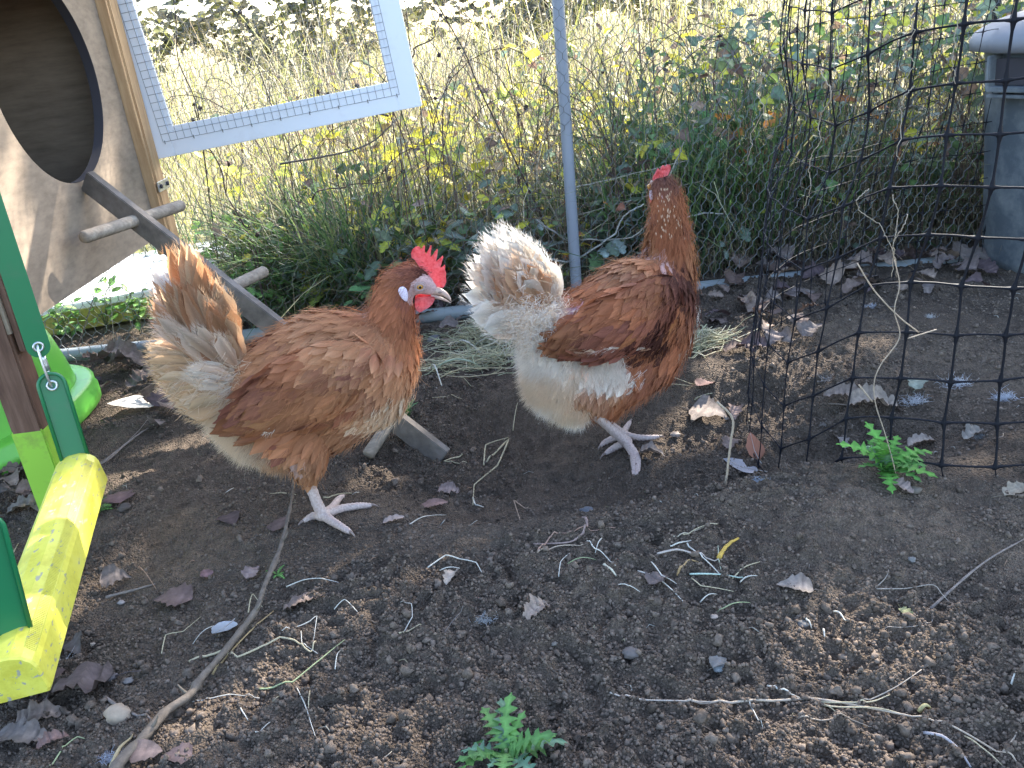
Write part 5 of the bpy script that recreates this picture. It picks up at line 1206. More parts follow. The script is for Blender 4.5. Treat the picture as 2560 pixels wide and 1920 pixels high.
# crown footprint on the ground as the sun throws it
edge = 2.28 + .22 * vn(sx * 2.2, sx * .7, 41) + .18 * (vn(sx * 7, sy * 7, 42) - .5)
edge = np.where(sx > .15, edge + .85 * sstep(.15, .75, sx), edge)
edge = np.where(sx < -.55, 2.1 + .1 * vn(sx * 6, sy, 43), edge)
keep = (sy < edge) & (sx > -2.1 + .3 * vn(sy * 3, sy, 44)) & ((((sx - .3) / 2.7) ** 2 + ((sy - .6) / 2.3) ** 2 < 1.15) | ((sx > .15) & (sx < 2.9) & (sy > 0)))
sx, sy = sx[keep], sy[keep]; zz = 3.1 + 2. * rng.random(len(sx)); B_ = np.stack([sx, sy, np.zeros(len(sx))], 1)
ok = np.ones(len(sx), bool)
for p, r in zip(LP, LR):
    dlt = B_ - p; dist = np.linalg.norm(dlt - (dlt @ SD)[:, None] * SD, axis=1)
    ok &= (dist > r * 1.15 + .045) | (rng.random(len(sx)) < .05)
sx, sy, zz = sx[ok], sy[ok], zz[ok]
n = min(len(sx), 36000); sx, sy, zz = sx[:n], sy[:n], zz[:n]
T = np.stack([sx, sy, np.zeros(n)], 1) + SD * (zz / SD[2])[:, None]
tpl = leaf_tpl('poplar', 77, .2); s = rng.uniform(.075, .12, n); R = rotmats(rng.uniform(0, 6.28, n), rng.uniform(-.8, .8, n), rng.uniform(-.8, .8, n)) * s[:, None, None]
sub = np.arange(15 * 5).reshape(15, 5)[::2, [0, 2, 4]]; tv = tpl[0][sub.ravel()]; i, j = np.meshgrid(np.arange(7), np.arange(2), indexing='ij'); tf = np.stack([i * 3 + j, (i + 1) * 3 + j, (i + 1) * 3 + j + 1, i * 3 + j + 1], -1).reshape(-1, 4)
right_half = T[:, 0] > 2.6
for half, tr, lab in ((right_half, np.array([6.4, 6.6, 0.]), 'farther leafy poplar whose crown shades the run'), (~right_half, np.array([4.3, 3.3, 0.]), 'nearer leafy poplar whose crown shades the run')):
    t = thing('poplar_tree', tr, lab, 'tree', 'trees shading the run')
    V, F, C_, U = instances(tv, tf, R[half], T[half], col=pick([(.1, .2, .05), (.16, .24, .06), (.3, .28, .06)], int(half.sum()))); g_ = Geo(); g_.add(V, F, C_, U); g_.build('crown', M['leaf'], t)
    g_ = Geo(); top = T[half].mean(0)
    P = catmull(np.array([tr, tr + (0, 0, 2.), tr * .75 + top * .25 + (0, 0, 2.4 - top[2] * .0), tr * .4 + top * .6 + (0, 0, 1.)]), 6); V, F = tube(P, np.linspace(.16, .05, len(P)), 12); g_.add(V, F, (.2, .17, .14))
    idx = rng.choice(np.where(half)[0], 22)
    for k in idx:
        a = P[int(rng.integers(8, len(P) - 1))]; e = T[k]; V, F = tube(np.array([a, a * .6 + e * .4 + rng.normal(0, .08, 3), e]), [.03, .016, .006], 6, False); g_.add(V, F, (.2, .17, .14))
    g_.build('trunk', M['bark'], t)

# ------------------------------------------------------------------ hens
ORB = (.42, .18, .09); BUF = (.58, .34, .19); CRM = (.74, .58, .42); WHT = (.84, .77, .69); MAU = (.25, .095, .068); RUS = (.34, .12, .058); DKB = (.075, .028, .022); SKN = (.62, .3, .28); FSK = (.52, .34, .32); GOL = (.42, .2, .09)
from mathutils.kdtree import KDTree
class Hen:
    def __init__(s, zf, foot, yaw, name_label, cat='hen'):
        s.O = np.array(foot, float); s.h = np.array([math.cos(yaw), math.sin(yaw), 0.]); s.n = np.array([math.sin(yaw), -math.cos(yaw), 0.])
        s.zf = zf; s.root = thing('hen', foot, name_label, cat)
    def P(s, x, y, off=0., signed=False):
        """zoom pixel -> point on the hen's sagittal plane, shifted off metres towards the viewer's side"""
        d = ray(*s.zf(x, y)); a = off if signed else abs(off); t = ((s.O + s.n * a - CC) @ s.n) / (d @ s.n); p = CC + d * t; return p - s.n * (2 * a) if off < 0 and not signed else p
    def rad(s, x, y, r): return np.linalg.norm(s.P(x, y + r) - s.P(x, y))
    def blob(s, sph, vox, mirror=False):
        bm = bmesh.new(); K = []
        out = []
        for chain in sph:
            for a, b in zip(chain, chain[1:] if len(chain) > 1 else chain):
                for q in np.linspace(0, 1, 4)[: (3 if len(chain) > 1 and b is not chain[-1] else 4)]:
                    out.append([a[i] * (1 - q) + b[i] * q for i in range(5)])
        for x, y, off, r, ys in out:
            for sg in ((1, -1) if mirror else (1,)):
                c = s.P(x, y, off * sg); R = s.rad(x, y, r)
                m = Matrix([[s.h[0] * R, s.n[0] * R * ys, 0, c[0]], [s.h[1] * R, s.n[1] * R * ys, 0, c[1]], [0, 0, R, c[2]], [0, 0, 0, 1]])
                bmesh.ops.create_icosphere(bm, subdivisions=3, radius=1, matrix=m)
        me = bpy.data.meshes.new('tmp'); bm.to_mesh(me); bm.free()
        o = bpy.data.objects.new('tmp', me); COL.objects.link(o)
        md = o.modifiers.new('r', 'REMESH'); md.mode = 'VOXEL'; md.voxel_size = vox
        sm = o.modifiers.new('s', 'SMOOTH'); sm.factor = .5; sm.iterations = 6
        ev = o.evaluated_get(bpy.context.evaluated_depsgraph_get()).to_mesh()
        ev.calc_loop_triangles()
        V = np.zeros(len(ev.vertices) * 3); ev.vertices.foreach_get('co', V); V = V.reshape(-1, 3)
        T = np.zeros(len(ev.loop_triangles) * 3, int); ev.loop_triangles.foreach_get('vertices', T); T = T.reshape(-1, 3)
        bpy.data.objects.remove(o); bpy.data.meshes.remove(me)
        return V, T
    def fields(s, sph, keys):
        """control points: centre, radius, flow vector, length, width, colours"""
        s.kc = []; 
        for x, y, off, r, fx, fy, L_, W_, c0, c1, kind in keys:
            p = s.P(x, y, off); f = unit(s.P(x + fx * 50, y + fy * 50) - s.P(x, y)); s.kc.append((p, s.rad(x, y, r), f, L_, W_, np.array(c0), np.array(c1), kind))
    def sample(s, V, T, n, sep=.5, outward=None):
        A, B, C = V[T[:, 0]], V[T[:, 1]], V[T[:, 2]]; nn = np.cross(B - A, C - A); ar = np.linalg.norm(nn, axis=1); nn /= ar[:, None] + 1e-12
        k = rng.choice(len(T), n, p=ar / ar.sum()); u, v = rng.random(n), rng.random(n); fl = u + v > 1; u[fl], v[fl] = 1 - u[fl], 1 - v[fl]
        p = A[k] + (B - A)[k] * u[:, None] + (C - A)[k] * v[:, None]; return p, nn[k]
def feather_tpl(rows=7, tip=.75, sharp=1.):
    t = np.linspace(0, 1, rows); w = np.sin(math.pi * np.clip(t, 0, 1) ** 1.0) ** .55 * .5 + .02; w[0] = .06; w[-1] = .13
    return t, w
def grow(hen, pts, nrm, flow, Ln, Wd, c0, c1, geo, tilt=.12, curl=.1, rows=7, cup=.12, jag=.045, side=None):
    """vectorised feathers: every argument is per feather"""
    n = len(pts); t, w = feather_tpl(rows)
    F_ = flow - (flow * nrm).sum(1)[:, None] * nrm; F_ /= np.linalg.norm(F_, axis=1)[:, None] + 1e-9
    S_ = np.cross(F_, nrm)
    tl = (tilt + rng.normal(0, .04, n))[:, None]; cu = curl
    us = np.array([-1, -.55, 0, .55, 1.])
    jit = 1 + jag * rng.standard_normal((n, rows, 5)) * np.abs(us)[None, None]
    along = t[None, :, None] * np.ones((n, 1, 5)) + (np.abs(us)[None, None] ** 1.5) * -.10 * (t[None, :, None]) + .012 * rng.standard_normal((n, rows, 5)) * (np.abs(us) > .8)[None, None]
    lat = us[None, None] * w[None, :, None] * jit
    lift = tl[..., None] * along - cu * along ** 2 - cup * np.abs(lat) ** 1.5 * (Wd / Ln)[:, None, None] * 1.2
    bend = rng.normal(0, .07, n)[:, None, None] * along ** 2
    V = pts[:, None, None] + F_[:, None, None] * (along * Ln[:, None, None])[..., None] + S_[:, None, None] * (lat * Wd[:, None, None] + bend * Ln[:, None, None])[..., None] + nrm[:, None, None] * (lift * Ln[:, None, None])[..., None]
    tt = t[None, :, None, None] ** 2.2
    C_ = c0[:, None, None] * (1 - tt) + c1[:, None, None] * tt; C_ = C_ * (1 + .25 * (np.abs(us) < .1))[None, None, :, None] * np.ones((n, rows, 5, 1))
    rv = rng.uniform(0, 40, n)
    U = np.stack([lat * Wd[:, None, None] / .01 + rv[:, None, None] * 0, along * (Ln / .01)[:, None, None] + rv[:, None, None]], -1)
    i, j = np.meshgrid(np.arange(rows - 1), np.arange(4), indexing='ij'); f = np.stack([i * 5 + j, i * 5 + j + 1, (i + 1) * 5 + j + 1, (i + 1) * 5 + j], -1).reshape(-1, 4)
    F = (f[None] + (np.arange(n) * rows * 5)[:, None, None]).reshape(-1, 4)
    geo.add(V.reshape(-1, 3), F, C_.reshape(-1, 3), U.reshape(-1, 2))
def fuzz(pts, nrm, flow, Ln, col, geo, w=.0005, out=.5):
    n = len(pts); t = np.array([0, .35, .7, 1.]); D_ = flow * (1 - out) + nrm * out + rng.normal(0, .28, (n, 3)); D_ /= np.linalg.norm(D_, axis=1)[:, None]
    dr = flow * .35 + rng.normal(0, .3, (n, 3)) + np.array([0, 0, -.15])
    C0 = pts[:, None] + D_[:, None] * (Ln[:, None] * t)[..., None] + dr[:, None] * (Ln[:, None] * t ** 2 * .5)[..., None]
    sd = np.cross(D_, unit(CC - pts.mean(0))[None]); sd += rng.normal(0, .3, (n, 3)); sd /= np.linalg.norm(sd, axis=1)[:, None] + 1e-9
    ww = w * np.array([1, .9, .6, .1])[None, :, None]; V = np.stack([C0 - sd[:, None] * ww, C0 + sd[:, None] * ww], 2).reshape(n, -1, 3)
    k = np.arange(3); f = np.stack([2 * k, 2 * k + 1, 2 * k + 3, 2 * k + 2], -1); F = (f[None] + (np.arange(n) * 8)[:, None, None]).reshape(-1, 4)
    geo.add(V.reshape(-1, 3), F, np.repeat(col[:, None], 8, 1).reshape(-1, 3))
def field(hen, p):
    """blend the control points at p"""
    C = np.array([k[0] for k in hen.kc]); R = np.array([k[1] for k in hen.kc]); F_ = np.array([k[2] for k in hen.kc]); LW = np.array([(k[3], k[4]) for k in hen.kc])
    D_ = np.linalg.norm(p[:, None] - C[None], axis=2) / R; w = np.exp(-D_ ** 2 * 1.6) + 1e-9; wn = w / w.sum(1)[:, None]
    fl = wn @ F_; lw = wn @ LW
    q = (w ** 1.6) * rng.uniform(.5, 1.5, w.shape); idx = q.argmax(1)
    K0 = np.array([k[5] for k in hen.kc]); K1 = np.array([k[6] for k in hen.kc]); c0 = K0[idx] * .5 + (wn @ K0) * .5; c1 = K1[idx] * .5 + (wn @ K1) * .5; kind = np.array([k[7] for k in hen.kc])[idx]
    return fl, lw, c0, c1, kind
def paint_blobs(hen, p, c0, c1, blobs):
    ph = (p - hen.O) @ hen.h; pz = p[:, 2]; side = (p - hen.O) @ hen.n
    c0, c1 = c0.copy(), c1.copy()
    for x, y, r, c, pr in blobs:
        q = hen.P(x, y); qh = (q - hen.O) @ hen.h; R = hen.rad(x, y, r); d = np.hypot(ph - qh, pz - q[2]) / R
        m = (rng.random(len(p)) < pr * np.clip(1.8 - d * 1.5, 0, 1)); c0[m] = c; c1[m] = np.array(c) * .85 + c1[m] * .15
    return c0, c1
def spaced(p, rad_, nmax):
    """thin random points to about one per rad_"""
    kd = KDTree(len(p)); keep = []
    cell = {}
    g = float(np.median(rad_))
    for i in range(len(p)):
        r = rad_[i]; key = tuple((p[i] // g).astype(int)); ok = True
        for dx in (-1, 0, 1):
            for dy in (-1, 0, 1):
                for dz in (-1, 0, 1):
                    for j in cell.get((key[0] + dx, key[1] + dy, key[2] + dz), ()):
                        if ((p[i] - p[j]) ** 2).sum() < r * r: ok = False; break
                    if not ok: break
                if not ok: break
            if not ok: break
        if ok: cell.setdefault(key, []).append(i); keep.append(i)
        if len(keep) >= nmax: break
    return np.array(keep)
def dress(hen, V, T, n, blobs, bare, parent, name, tilt=.12, fac=.22, nmax=7000, wing=False, nf=0, fwhite=0.):
    p, nr = hen.sample(V, T, n); fl, lw, c0, c1, kind = field(hen, p)
    c0, c1 = paint_blobs(hen, p, c0, c1, blobs)
    ph = (p - hen.O) @ hen.h; k = np.ones(len(p), bool)
    for x, y, r in bare:
        q = hen.P(x, y); k &= np.hypot(ph - (q - hen.O) @ hen.h, p[:, 2] - q[2]) > hen.rad(x, y, r)
    # soft down first
    isf = (kind == 'f') & k
    g = Geo(); mf = k & ~(kind == 'f')
    idx = np.where(mf)[0]; idx = idx[spaced(p[idx], lw[idx, 0] * fac, nmax)]
    m = len(idx); L_ = lw[idx, 0] * rng.uniform(.95, 1.4, m); W_ = lw[idx, 1] * rng.uniform(.75, 1.0, m)
    q3 = p[idx]; br = rng.uniform(.88, 1.12, (m, 1)) * (.68 + .64 * vn(q3[:, 0] * 26 + q3[:, 1] * 9, q3[:, 2] * 26 + q3[:, 1] * 13, 61))[:, None]; dk = (vn(q3[:, 0] * 34, q3[:, 2] * 34 + q3[:, 1] * 20, 62) > .68) & (c0[idx, 2] < .3); c0[idx[dk]] = c0[idx[dk]] * .45 + np.array(MAU) * .5; grow(hen, p[idx], nr[idx], fl[idx] + rng.normal(0, .13, (m, 3)), L_, W_, c0[idx] * br, (c0[idx] * .5 + c1[idx] * .5) * br, g, tilt=tilt)
    # loose barbs that soften every edge
    k2 = idx[: min(len(idx), 5000)]; rep = np.repeat(k2, 5); q = p[rep] + rng.normal(0, .004, (len(rep), 3)) + nr[rep] * .003
    fuzz(q, nr[rep], fl[rep], lw[rep, 0] * rng.uniform(.25, .6, len(rep)), (c0[rep] * .5 + c1[rep] * .5) * rng.uniform(.8, 1.2, (len(rep), 1)), g, .00025, .12)
    g.build(name, M['feather'], parent)
    if isf.sum() > 10:
        g = Geo(); idx = np.where(isf)[0]
        ii = idx[spaced(p[idx], np.full(len(idx), .0085), 3000)]; m = len(ii); br = rng.uniform(.78, 1.15, (m, 1))
        wm = sstep(.42, .62, vn(p[:, 0] * 17 + p[:, 1] * 11, p[:, 2] * 19, 71))[:, None] * fwhite; c0 = c0 * (1 - wm) + np.array(WHT) * wm; c1 = c1 * (1 - wm) + np.array(WHT) * wm
        grow(hen, p[ii], nr[ii], fl[ii] + rng.normal(0, .25, (m, 3)), rng.uniform(.025, .04, m), rng.uniform(.016, .026, m), c0[ii] * br, c1[ii] * br, g, tilt=.22, jag=.3, cup=.2)
        idx = rng.choice(idx, nf * 2); m = len(idx)
        fuzz(p[idx], nr[idx], fl[idx], rng.uniform(.012, .028, m), c1[idx] * rng.uniform(.92, 1.08, (m, 1)), g, .0003, .35)
        g.build('fluff', M['fluff'], parent)
def fan(hen, base, tip, n, off, W_, cols, geo, curve=0., jit=1., face=None, lay=0., rows=12, bary=.0):
    """long feathers: base and tip polylines in zoom pixels"""
    bp = np.array(base, float); tp = np.array(tip, float); sb = np.linspace(0, 1, len(bp)); st_ = np.linspace(0, 1, len(tp))
    for k in range(n):
        q = (k + rng.uniform(-.3, .3)) / max(1, n - 1); q = min(max(q, 0), 1)
        b = np.array([np.interp(q, sb, bp[:, c]) for c in (0, 1)]) + rng.normal(0, 8 * jit, 2); e = np.array([np.interp(q, st_, tp[:, c]) for c in (0, 1)]) + rng.normal(0, 14 * jit, 2)
        o0 = off[0] + (off[1] - off[0]) * q + rng.normal(0, .003); o1 = off[2] + (off[3] - off[2]) * q + rng.normal(0, .005)
        sgd = off[0] > -.055; A = hen.P(b[0], b[1], o0, sgd); B = hen.P(e[0], e[1], o1, sgd); d = B - A; L_ = np.linalg.norm(d); d /= L_
        nv = unit(hen.n + rng.normal(0, .25, 3) + (hen.h * face if face is not None else 0)); nv = unit(nv - (nv @ d) * d); sd = np.cross(d, nv)
        t = np.linspace(0, 1, rows); w = np.interp(t, [0, .08, .3, .6, .85, .95, 1], [.1, .4, .85, 1, .9, .62, .22]) * W_ * rng.uniform(.85, 1.15) * .5
        us = np.array([-1, -.5, 0, .5, 1.]); c = np.array(cols[rng.integers(len(cols))]); c0, c1 = c[:3], c[3:]; br = rng.uniform(.85, 1.15)
        cvx = curve * L_ * np.sin(math.pi * t) + rng.normal(0, .015) * L_ * np.sin(math.pi * t)
        along = t[:, None] - .07 * np.abs(us)[None] * t[:, None] + .012 * rng.standard_normal((rows, 5)) * (np.abs(us) > .8)
        V = A + d * (along * L_)[..., None] + sd * (us[None] * w[:, None] * (1 + .035 * rng.standard_normal((rows, 5))) + cvx[:, None])[..., None] + nv * (-.18 * (us[None] ** 2) * w[:, None] + lay * np.sin(math.pi * t)[:, None] * L_)[..., None]
        C_ = (c0 * (1 - t[:, None, None] ** 1.5) + c1 * t[:, None, None] ** 1.5) * br * np.ones((rows, 5, 1)); C_[:, 2] *= .75
        C_[:, 0] = C_[:, 0] * .7 + np.array(c1) * .3; C_[:, 4] = C_[:, 4] * .7 + np.array(c1) * .3
        rv = rng.uniform(0, 40); U = np.stack([us[None] * w[:, None] / .01, along * L_ / .01 + rv], -1)
        i, j = np.meshgrid(np.arange(rows - 1), np.arange(4), indexing='ij'); f = np.stack([i * 5 + j, i * 5 + j + 1, (i + 1) * 5 + j + 1, (i + 1) * 5 + j], -1).reshape(-1, 4)
        geo.add(V.reshape(-1, 3), f, np.clip(C_, 0, .9).reshape(-1, 3), U.reshape(-1, 2))
        # loose barbs at the tip and edges
        m = 70; tt = rng.uniform(.4, 1., m) ** .6; sg = rng.choice([-1, 1], m); ww = np.interp(tt, t, w)
        pts = A + d * (tt * L_)[:, None] + sd * (sg * ww * .9 + np.interp(tt, t, cvx))[:, None]
        fuzz(pts, sd[None] * sg[:, None], np.repeat(d[None], m, 0), rng.uniform(.004, .011, m), np.repeat((c1 * br)[None], m, 0), geo, .00018, .12)
def polyplate(hen, outline, t, mat, name, parent, off=0., bulge=0., sm=3):
    """flat fleshy plate cut to an outline, rounded towards its rim"""
    from mathutils.geometry import tessellate_polygon
    P = np.array([hen.P(x, y, off) for x, y in outline]); c = P.mean(0); n = len(P)
    bm = bmesh.new(); vs = [bm.verts.new(Vector(q.tolist())) for q in P]
    for tri in tessellate_polygon([[Vector(((q - P[0]) @ hen.h * 100, (q - P[0])[2] * 100, 0)) for q in P]]):
        try: bm.faces.new([vs[i] for i in tri])
        except ValueError: pass
    bmesh.ops.subdivide_edges(bm, edges=bm.edges[:], cuts=1, use_grid_fill=True)
    bmesh.ops.triangulate(bm, faces=bm.faces[:]); bm.verts.index_update()
    V = np.array([v.co[:] for v in bm.verts]); F = np.array([[v.index for v in f.verts] for f in bm.faces]); bd = np.array([v.is_boundary for v in bm.verts])
    be = [[v.index for v in e.verts] for e in bm.edges if e.is_boundary]; bm.free()
    dist = np.array([np.min(np.linalg.norm(V[bd] - v, axis=1)) for v in V]); th = t * (.35 + .65 * np.minimum(1, dist / (t * 1.4))) * .5
    m = len(V); A = V + hen.n * th[:, None]; B = V - hen.n * th[:, None]
    be = np.array(be); q = np.stack([be[:, 0], be[:, 1], be[:, 1] + m, be[:, 0] + m], 1)
    return np_mesh(name, np.vstack([A, B]), [np.vstack([F, F[:, ::-1] + m]), q], mat, parent)
def foot(hen, joint, ankle, toes, r, name='leg', dirty=1.):
    """joint, ankle: 3D points; toes: list of polylines (3D) with claws"""
    leg = None; J, K = np.asarray(joint), np.asarray(ankle)
    sh = catmull(np.array([J, J * .66 + K * .34 + hen.h * .002, J * .3 + K * .7, K]), 8); m = len(sh)
    R = np.interp(np.linspace(0, 1, m), [0, .15, .5, .85, 1], [r * 1.25, r * 1.02, r * .92, r * 1.02, r * 1.3]); R = R * (1 + .035 * np.sin(np.arange(m) * 2.1))
    g = Geo(); V, F = tube(sh, R, 14); g.add(V, F)
    g.add(ICO3[0] * r * 1.25 * np.array([1.1, 1, .9]) + K, ICO3[1]); claws = []
    for T_ in toes:
        T_ = np.array(T_); P = catmull(np.vstack([K, T_]), 9); m = len(P); q = np.linspace(0, 1, m)
        R = r * np.interp(q, [0, .15, .6, .9, 1], [1.05, .82, .66, .55, .42]) * (1 + .09 * np.sin(q * np.linalg.norm(P[-1] - P[0]) * 900))
        V, F = tube(P, R, 12); g.add(V, F); g.add(ICO2[0] * R[-1] * 1.05 + P[-1], ICO2[1])
        d = unit(P[-1] - P[-4]); claws.append(np.array([P[-1] + d * r * .1, P[-1] + d * r * .75 + (0, 0, r * .12), P[-1] + d * r * 1.35 - (0, 0, r * .15), P[-1] + d * r * 1.75 - (0, 0, r * .5)]))
    leg = g.build(name, M['scale'], hen.root)
    for c in claws:
        V, F = tube(catmull(c, 4), np.linspace(r * .34, r * .05, 13), 8); np_mesh('claw', V, F, M['claw'], leg)
    return leg

# ---- left hen: right side to us, head to the right
ZA = lambda x, y: (350 + x / 2.074, 550 + y / 2.074)
f1 = G(*ZA(935, 1520)); h1 = Hen(ZA, f1, math.radians(2), 'rusty brown hen in profile with a red comb, tail raised, standing left of centre')
S = .93
body = [[(540, 770, 0, 80, .7), (620, 820, 0, 140 * S, .75), (740, 830, 0, 225 * S, .8), (870, 820, 0, 290 * S, .78), (1000, 790, 0, 318 * S, .74), (1110, 765, 0, 290 * S, .74), (1200, 760, 0, 225 * S, .78), (1290, 680, 0, 150 * S, .85), (1300, 590, 0, 128 * S, .8), (1308, 480, 0, 108, .78), (1318, 400, 0, 94, .76), (1345, 335, 0, 84, .74), (1400, 310, 0, 78, .74), (1450, 322, 0, 64, .7), (1492, 345, 0, 46, .66), (1515, 362, 0, 34, .62)],
        [(600, 880, 0, 130, .7), (700, 980, 0, 180 * S, .7), (850, 1040, 0, 190 * S, .72), (1000, 990, 0, 190 * S, .74), (1180, 860, 0, 215 * S, .74)],
        [(820, 1130, .03, 125, .6), (865, 1200, .032, 95, .7), (872, 1270, .032, 64, .8), (868, 1315, .032, 42, .9)],
        [(470, 900, 0, 90, .7), (520, 990, 0, 110, .7), (600, 1080, 0, 110, .7), (740, 1130, 0, 100, .7)]]
V1, T1 = h1.blob(body, .0045)
keys = [(560, 760, 0, 90, -1, -.1, .035, .015, BUF, CRM, 'n'), (640, 740, 0, 110, -.9, .25, .032, .018, ORB, BUF, 'n'), (760, 640, 0, 130, -.8, .35, .036, .019, ORB, GOL, 'n'), (930, 560, 0, 140, -.9, .3, .036, .018, ORB, BUF, 'n'), (1090, 540, 0, 120, -.9, .4, .036, .015, ORB, GOL, 'n'),
        (860, 800, .05, 200, -.8, .55, .036, .021, ORB, GOL, 'n'), (1050, 760, .05, 180, -.75, .6, .034, .021, ORB, BUF, 'n'), (1200, 720, .05, 140, -.5, .85, .03, .019, ORB, BUF, 'n'), (1360, 640, 0, 110, -.15, 1, .026, .014, RUS, GOL, 'n'), (1390, 800, 0, 110, -.3, 1, .028, .018, ORB, BUF, 'n'),
        (1290, 960, 0, 130, -.5, .8, .032, .022, BUF, CRM, 'n'), (1120, 1060, 0, 130, -.9, .5, .034, .022, ORB, BUF, 'n'), (950, 1150, 0, 120, -.8, .6, .034, .02, ORB, ORB, 'n'), (860, 1220, .03, 90, -.2, 1, .026, .014, ORB, BUF, 'n'), (865, 1310, .03, 55, 0, 1, .02, .011, GOL, GOL, 'n'),
        (780, 980, .05, 150, -.85, .5, .04, .022, ORB, ORB, 'n'), (620, 930, .03, 110, -.85, .45, .036, .02, MAU, ORB, 'n'), (470, 880, 0, 90, -.8, .5, .03, .018, BUF, CRM, 'f'), (520, 1010, 0, 110, -.75, .65, .03, .018, CRM, CRM, 'f'), (620, 1120, 0, 100, -.5, .9, .03, .018, BUF, CRM, 'f'), (720, 1180, 0, 80, -.4, 1, .03, .016, BUF, BUF, 'f'),
        (1210, 520, 0, 80, -.75, .7, .027, .011, RUS, ORB, 'n'), (1300, 520, .04, 80, -.5, .9, .026, .011, RUS, ORB, 'n'), (1380, 500, 0, 70, -.3, 1, .02, .01, RUS, MAU, 'n'), (1240, 400, 0, 70, -.65, .8, .022, .009, RUS, ORB, 'n'), (1310, 370, .04, 70, -.7, .8, .019, .008, RUS, ORB, 'n'), (1300, 270, 0, 60, -1, .35, .014, .0065, RUS, ORB, 'n'), (1400, 245, 0, 60, -1, .1, .011, .0055, MAU, RUS, 'n'), (1460, 265, 0, 40, -1, -.2, .009, .005, DKB, MAU, 'n'), (1390, 410, .03, 50, -.4, 1, .013, .006, MAU, RUS, 'n')]
h1.fields(body, keys)
blobs1 = [(620, 880, 100, MAU, .55), (860, 810, 70, MAU, .5), (1150, 700, 90, (.26, .1, .07), .4), (700, 1050, 110, MAU, .4), (1050, 900, 90, (.25, .09, .05), .4), (1280, 950, 110, CRM, .45), (880, 1165, 50, (.55, .36, .3), .5), (1240, 500, 50, (.5, .3, .26), .2), (480, 800, 60, WHT, .6), (540, 760, 50, (.7, .55, .52), .6)]
face = [(1475, 350, 68), (1430, 365, 45), (1520, 372, 46), (1420, 400, 32)]
def bodycol(hen, V, face, blobs, base):
    ph = (V - hen.O) @ hen.h; c = np.tile(np.array(base), (len(V), 1)).astype(float)
    _, _, c0, _, _ = field(hen, V); c = c0 * .7
    for x, y, r, cc in face:
        q = hen.P(x, y); m = np.hypot(ph - (q - hen.O) @ hen.h, V[:, 2] - q[2]) < hen.rad(x, y, r) * 1.15; c[m] = cc
    return c
bo = np_mesh('body', V1, T1, M['henskin'], h1.root, bodycol(h1, V1, [(x, y, r, FSK) for x, y, r in face] + [(520, 745, 55, SKN)], blobs1, ORB))
dress(h1, V1, T1, 60000, blobs1, face, h1.root, 'plumage', nf=15000)
# wings: a shallow pad on each side clothed with coverts, then the long flight feathers
def wing_pair(hen, chain, off, ys, blobs, keyset, flights, nm='wing'):
    for sg in (1, -1):
        V, T = hen.blob([[(x, y + (0 if sg > 0 else 35), off * sg * k * (1 if sg > 0 else .8), r * (1 if sg > 0 else .85), ys) for x, y, r, k in (chain if sg > 0 else chain[:-1])]], .0045)
        kc = hen.kc; hen.fields(None, [(x, y, off * sg, r, fx, fy, L_, W_, c0, c1, 'n') for x, y, r, fx, fy, L_, W_, c0, c1 in keyset])
        _, _, c0, _, _ = field(hen, V); w = np_mesh(nm, V, T, M['henskin'], hen.root, c0 * .7)
        dress(hen, V, T, 9000, blobs, [], w, 'coverts', tilt=.1, fac=.2); hen.kc = kc
        g = Geo()
        for base, tip, n, o0, o1, W_, cols in (flights if sg > 0 else flights[1:2]): fan(hen, base, tip, n, (o0 * sg, o0 * sg, o1 * sg, o1 * sg), W_, cols, g, curve=.02 * sg, jit=.5, rows=10)
        g.build('flight_feather_row', M['feather'], w)
wing_pair(h1, [(1130, 730, 105, .92), (1030, 780, 140, 1.), (900, 850, 165, 1.02), (770, 920, 150, .98), (660, 985, 110, .9), (580, 1040, 60, .75)], .066, .26, [(620, 900, 90, MAU, .6), (860, 800, 70, MAU, .6), (640, 1000, 90, (.3, .12, .06), .4), (1150, 690, 60, (.28, .11, .08), .5)],
          [(1150, 700, 90, -.8, .6, .026, .02, ORB, BUF), (1000, 700, 120, -.9, .45, .034, .021, ORB, BUF), (1000, 860, 120, -.7, .7, .034, .022, ORB, GOL), (850, 780, 120, -.85, .5, .036, .023, (.32, .12, .06), ORB), (850, 930, 120, -.8, .6, .04, .024, ORB, ORB), (700, 880, 100, -.85, .5, .042, .025, MAU, ORB), (680, 1010, 90, -.9, .45, .05, .026, (.28, .11, .055), GOL), (580, 1030, 60, -.9, .4, .05, .024, (.3, .12, .06), ORB)],
          [([(760, 860), (820, 900), (860, 960)], [(480, 960), (490, 1040), (560, 1085)], 6, .078, .062, .026, [(.2, .08, .05, .32, .13, .06), (.3, .12, .055, .42, .2, .09)]),
           ([(900, 990), (960, 1040), (980, 1070)], [(560, 1090), (600, 1100), (640, 1110)], 6, .07, .06, .018, [(.3, .11, .05, .42, .17, .07), (.26, .09, .045, .36, .15, .07)]), ([(800, 1000)], [(630, 1095)], 1, .08, .068, .007, [(.75, .6, .5, .8, .7, .6)])])
